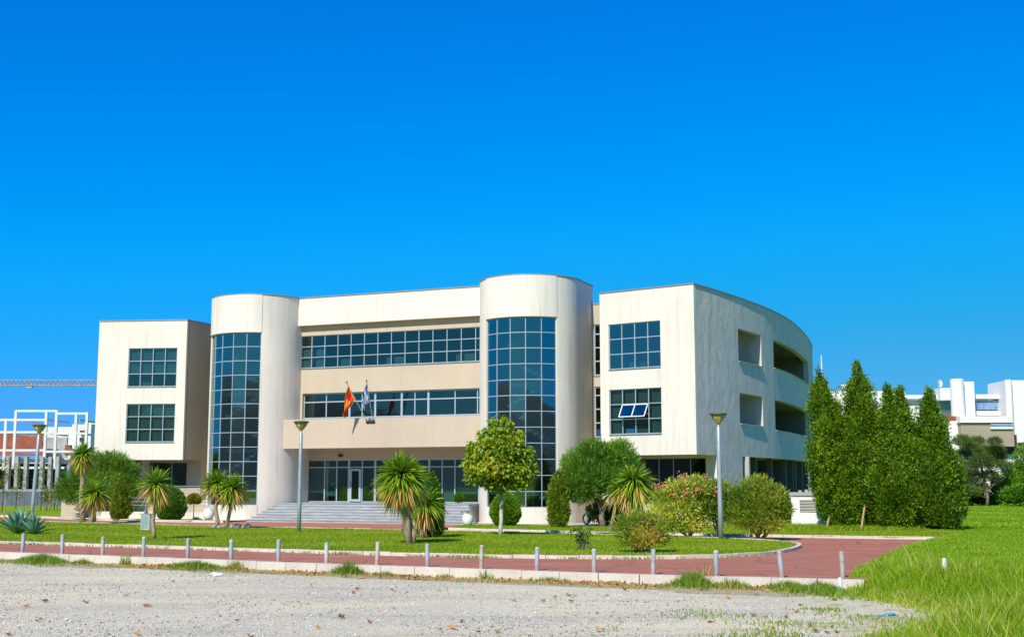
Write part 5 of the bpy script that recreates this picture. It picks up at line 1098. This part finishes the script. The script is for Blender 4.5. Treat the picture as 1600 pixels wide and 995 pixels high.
# ------------------------------------------------------------------ grass, weeds, pebbles, leaves
def in_poly(P, poly):
    x, y = P[:, 0], P[:, 1]; c = np.zeros(len(P), bool); n = len(poly); j = n - 1
    for i in range(n):
        xi, yi = poly[i]; xj, yj = poly[j]; m = ((yi > y) != (yj > y)) & (x < (xj - xi) * (y - yi) / (yj - yi + 1e-12) + xi); c ^= m; j = i
    return c
def blades(name, P, H, Wd, lean, mat, rg, tint, segs=2):
    n = len(P); az = rg.random(n) * 2 * math.pi; la = rg.random(n) * 2 * math.pi; S = np.c_[np.cos(az), np.sin(az), np.zeros(n)] * (Wd * rg.uniform(.7, 1.3, n))[:, None]
    Ld = np.c_[np.cos(la), np.sin(la), np.zeros(n)] * (H * lean * rg.uniform(.2, 1.3, n))[:, None]; up = np.c_[np.zeros(n), np.zeros(n), H]
    v = [P - S, P + S, P + up * .55 + Ld * .35 + S * .8, P + up * .55 + Ld * .35 - S * .8, P + up * .95 + Ld]
    V = np.stack(v, 1).reshape(-1, 3); k = np.arange(n) * 5
    F = np.concatenate([np.stack([k, k + 1, k + 2], 1), np.stack([k, k + 2, k + 3], 1), np.stack([k + 3, k + 2, k + 4], 1)])
    o = npobj(name, V, F, mat, tint=np.repeat(np.clip(tint, 0, 1), 5), kind='stuff'); return o
rg = np.random.default_rng(200)
# tall grass on the field: dense and high near the lot, shorter further off
n = 170000; y = 17 + 43 * rg.random(n) ** 1.6; x = rg.random(n)
xl = np.interp(y, [p[1] for p in fl[:15]], [p[0] for p in fl[:15]]); vis = .43 * y + 1.2; x = xl + .05 + (vis - xl) * x; x = np.where(y < 29, x + np.where(x - xl < 1.2, rg.normal(size=n) * .38, 0), x)
ok = vis > xl + .2; x, y = x[ok], y[ok]; edge = np.clip((x - xl[ok]) / 1.5, 0, 1)
patch = .5 + .5 * np.sin(x * 1.9 + 1.3 * np.sin(y * .9)) * np.sin(y * 1.3 + .7 * np.sin(x * 1.3)); near = np.clip((36 - y) / 10, 0, 1)
H = (.09 + .37 * near * (.22 + .78 * edge) * (.45 + .8 * patch)) * rg.uniform(.55, 1.35, len(x)); tall = rg.random(len(x)) < .02; H = np.where(tall & (near > .3), H * 1.7, H)
P = np.c_[x, y, field_z(x, y) - .02]; blades('tall_grass', P, H, .010 + .004 * (y > 35), .55, 'lf_grass', rg, .42 + .2 * patch + rg.normal(size=len(x)) * .17 + .35 * tall + .4 * (edge < .35) * (rg.random(len(x)) < .4))
n = 60000; y = 58 + 66 * rg.random(n) ** 1.2; x = rg.uniform(.28, .46, n) * y; ok = x > np.interp(y, [58, 66, 85, 112, 125], [19, 19, 30, 41, 41]); x, y = x[ok], y[ok]
blades('far_grass', np.c_[x, y, field_z(x, y) - .02], .10 * rg.uniform(.5, 1.4, len(x)), .03, .6, 'lf_grass', rg, .45 + rg.normal(size=len(x)) * .17 + .15 * np.sin(x * .5 + y * .3))
sheet('bare_patch', [(40.5, 78.2), (43, 77.6), (45.5, 78.4), (44.5, 80.6), (41.5, 80.8)], .02, 'verge')
# lawn blades
n = 200000; P = np.c_[rg.uniform(-34, 10.5, n), 37 + 38 * rg.random(n) ** 1.5]; P = P[in_poly(P, lawn_near + lawn_far[::-1])]; P = P[np.abs(P[:, 0]) < .46 * P[:, 1]]
blades('lawn_grass', np.c_[P, np.full(len(P), -.005)], .045 * rg.uniform(.6, 1.5, len(P)), .013, .6, 'lf_lawn', rg, .5 + rg.normal(size=len(P)) * .2 + .28 * np.sin(P[:, 1] * .9 + 1.5 * np.sin(P[:, 0] * .35)) * np.sin(P[:, 0] * .5 + P[:, 1] * .25))
n = 42000; P = np.c_[rg.uniform(-3, 19, n), rg.uniform(50, 66.5, n)]; P = P[in_poly(P, far_R + [(19.0, 54), (19.0, 66), (8, 66.2), (4.5, 64.3), (2.9, 64.1), (1.3, 65.8), (-2.4, 66.7), (-2.9, 63.5)])]
wild = (P[:, 0] > 11.5) & (P[:, 1] > 57); blades('front_grass', np.c_[P, np.full(len(P), -.005)], np.where(wild, .22, .05) * rg.uniform(.6, 1.4, len(P)), .016, .6, 'lf_lawn', rg, .5 + rg.normal(size=len(P)) * .2)
# weeds along the wall foot, in patches
pos = []; hh = []; tn = []
def patch_w(x, w, dep, n, h, t0):
    for _ in range(n):
        xx = x + rg.normal() * w * .45; yy = lot_edge(min(xx, 7.5)) - .1 - abs(rg.normal()) * dep; e = max(.25, 1 - abs(xx - x) / (w * 1.1)); pos.append((xx, yy, GZ)); hh.append(h * e * rg.uniform(.5, 1.3)); tn.append(t0 + rg.normal() * .13)
for x, w, dep, n, h, t0 in ((-14.7, 1.5, .55, 2200, .30, .38), (-13.2, .6, .4, 500, .2, .5), (-11.7, .35, .2, 260, .42, .55), (-9.2, 1.7, .45, 2600, .25, .36), (-7.9, .5, .3, 500, .3, .6), (-4.45, .75, .25, 1300, .36, .32), (-3.4, .8, .25, 700, .15, .4), (-1.75, .3, .15, 350, .16, .25), (-.7, .5, .2, 220, .28, .6), (1.0, 1.1, .2, 1100, .16, .42), (2.5, .5, .25, 500, .12, .5), (4.3, .8, .35, 1700, .38, .38), (5.2, .7, .3, 900, .25, .5), (6.4, .9, .6, 2000, .24, .45), (7.1, .7, 1.0, 1800, .25, .42), (4.6, .3, .1, 60, .75, .85), (-18, 2.5, .5, 1800, .25, .4)): patch_w(x, w, dep, n, h, t0)
for _ in range(9000):
    x = rg.uniform(-17, 7.6); pos.append((x, lot_edge(min(x, 7.5)) - .1 - 1.2 * rg.random(), GZ)); hh.append(.07 * rg.uniform(.4, 1.6)); tn.append(.78 + rg.normal() * .14)
for _ in range(13000):                        # thin weeds on the bare soil
    y = rg.uniform(16.4, 25); x = 6.2 + 1.5 * rg.normal() - .25 * (24 - y); s_ = math.sin(x * 2.1 + 1.7 * math.sin(y * 1.1)) + math.sin(y * 1.7 + 2 * math.sin(x * 1.3)) + .5 * rg.normal()
    if s_ > .45 and x < np.interp(y, [p[1] for p in fl[:8]], [p[0] for p in fl[:8]]) + .5: pos.append((x, y, GZ)); hh.append(.05 * rg.uniform(.4, 2)); tn.append(.5 + rg.normal() * .15)
pos = np.array(pos); blades('verge_weeds', pos, np.array(hh), .011, .6, 'lf_weed', rg, np.array(tn))
# weeds growing out of the kerb joints
Lk = polylen(ring); pos = []; hh = []; tn = []
for _ in range(70):
    s0 = rg.uniform(4, 62); 
    for _ in range(int(rg.uniform(12, 60))):
        p = along(ring, Lk, s0 + rg.normal() * .3); q = along(ring, Lk, s0 + .1); pos.append((p[0] + .0, p[1] - .20 + rg.normal() * .05, PZ)); hh.append(rg.uniform(.04, .12)); tn.append(.5 + rg.normal() * .2)
blades('kerb_weeds', np.array(pos), np.array(hh), .012, .6, 'lf_weed', rg, np.array(tn))
# loose pebbles on the lot
n = 40000; y = 15.5 + 23 * rg.random(n) ** 1.5; x = rg.uniform(-.46, .42, n) * y; ok = (y < np.array([lot_edge(min(a, 7.5)) for a in x]) - .6) & (x < 6.2); x, y = x[ok], y[ok]; n = len(x)
s = .009 + .022 * rg.random(n) ** 4; oct_ = np.array([(1, 0, 0), (0, 1, 0), (-1, 0, 0), (0, -1, 0), (0, 0, .7), (0, 0, -.7)])
V = (np.c_[x, y, np.full(n, GZ + .006)][:, None] + oct_[None] * s[:, None, None] * rg.uniform(.6, 1.3, (n, 6, 1))).reshape(-1, 3); k = np.arange(n) * 6
F = np.concatenate([np.stack([k + a, k + b, k + 4], 1) for a, b in ((0, 1), (1, 2), (2, 3), (3, 0))] + [np.stack([k + b, k + a, k + 5], 1) for a, b in ((0, 1), (1, 2), (2, 3), (3, 0))])
npobj('loose_pebbles', V, F, 'pebble', kind='stuff', tint=np.repeat(np.clip(rg.random(n), 0, 1), 6))
# fallen leaves: individuals
def dleaf(seed):
    r = random.Random(seed); mb = MB(); pts = []
    n = 9
    for k in range(n): w = 2 * math.pi * k / n; rr_ = (.085 if k % 2 else .05) * r.uniform(.8, 1.2); pts.append((rr_ * 1.15 * math.cos(w), rr_ * math.sin(w), .012 + .035 * r.random() + .25 * rr_ * (1 if k % 2 else .2)))
    mb.v = [(0, 0, .008)] + pts; mb.f = [(0, 1 + k, 1 + (k + 1) % n) for k in range(n)]; return mb
protos = [dleaf(k) for k in range(6)]; meshes = []
for k, pm in enumerate(protos):
    me = bpy.data.meshes.new('fallen_leaf'); me.from_pydata(pm.v, [], pm.f); a = me.attributes.new('tint', 'FLOAT', 'POINT'); a.data.foreach_set('value', np.full(len(pm.v), .1 + .16 * k, dtype=np.float32)); me.materials.append(M['dleaf']); meshes.append(me)
seen = [(70, 939), (228, 946), (42, 947), (133, 941), (198, 930), (64, 967), (58, 969), (14, 991), (270, 908), (233, 946), (343, 961), (214, 990), (370, 969), (390, 994), (466, 940), (552, 925), (558, 920), (497, 980), (533, 964), (578, 972), (612, 921), (615, 950), (688, 983), (706, 980), (722, 970), (748, 987), (778, 986), (687, 922), (803, 938), (847, 940), (867, 932), (849, 938), (888, 930), (892, 939), (898, 930), (936, 984), (948, 930), (965, 914), (978, 921), (1110, 972), (1137, 934), (1097, 922), (1035, 911), (1178, 961), (1196, 964), (1208, 980), (1253, 945), (1245, 955), (1228, 964), (1293, 988), (1305, 937), (1356, 938), (1366, 980), (1410, 948), (1307, 987), (1298, 951), (1275, 986), (1420, 986), (1390, 993), (1040, 909), (970, 907), (250, 888), (330, 892), (380, 893), (540, 901), (565, 903), (640, 904), (1160, 918), (1187, 920), (1230, 922)]
tl = R(7.62)
for k, (px, py) in enumerate(seen):
    xx = (px - 800) / 1930.3; yy = (497.5 - py) / 1930.3; ry = math.cos(tl) - yy * math.sin(tl); rz = math.sin(tl) + yy * math.cos(tl); q = (GZ + .02 - 2.134) / rz
    o = bpy.data.objects.new('fallen_leaf', meshes[k % 6]); COL.objects.link(o); o.location = (xx * q, ry * q, GZ + .012); o.rotation_euler = (rnd.uniform(-.35, .35), rnd.uniform(-.35, .35), rnd.uniform(0, 6.3)); o.scale = (rnd.uniform(.6, 1.05),) * 3
    tag(o, 'dry brown curled leaf lying on the gravel lot', 'leaf', 'fallen leaves scattered over the gravel')

# leaf litter in the verge
rg = np.random.default_rng(333); n = 900; x = rg.choice([-10.6, -9.6, -8.3, -3.4, -2.4, -5.6, 1.9, 2.9, 5.4, 6.3, 0.2], n) + rg.normal(size=n) * .55; x = np.minimum(x, 7.4); y = np.array([lot_edge(a) for a in x]) - .35 - np.abs(rg.normal(size=n)) * .4
V, F = leaf_quads(np.c_[x, y, np.full(n, GZ + .06)], rg.normal(size=(n, 3)) * [1, 1, .35], .11 * rg.uniform(.5, 1.2, n), .07, rg); npobj('leaf_litter', V, F, 'dleaf', kind='stuff', tint=np.repeat(rg.uniform(.2, 1, n), 4))
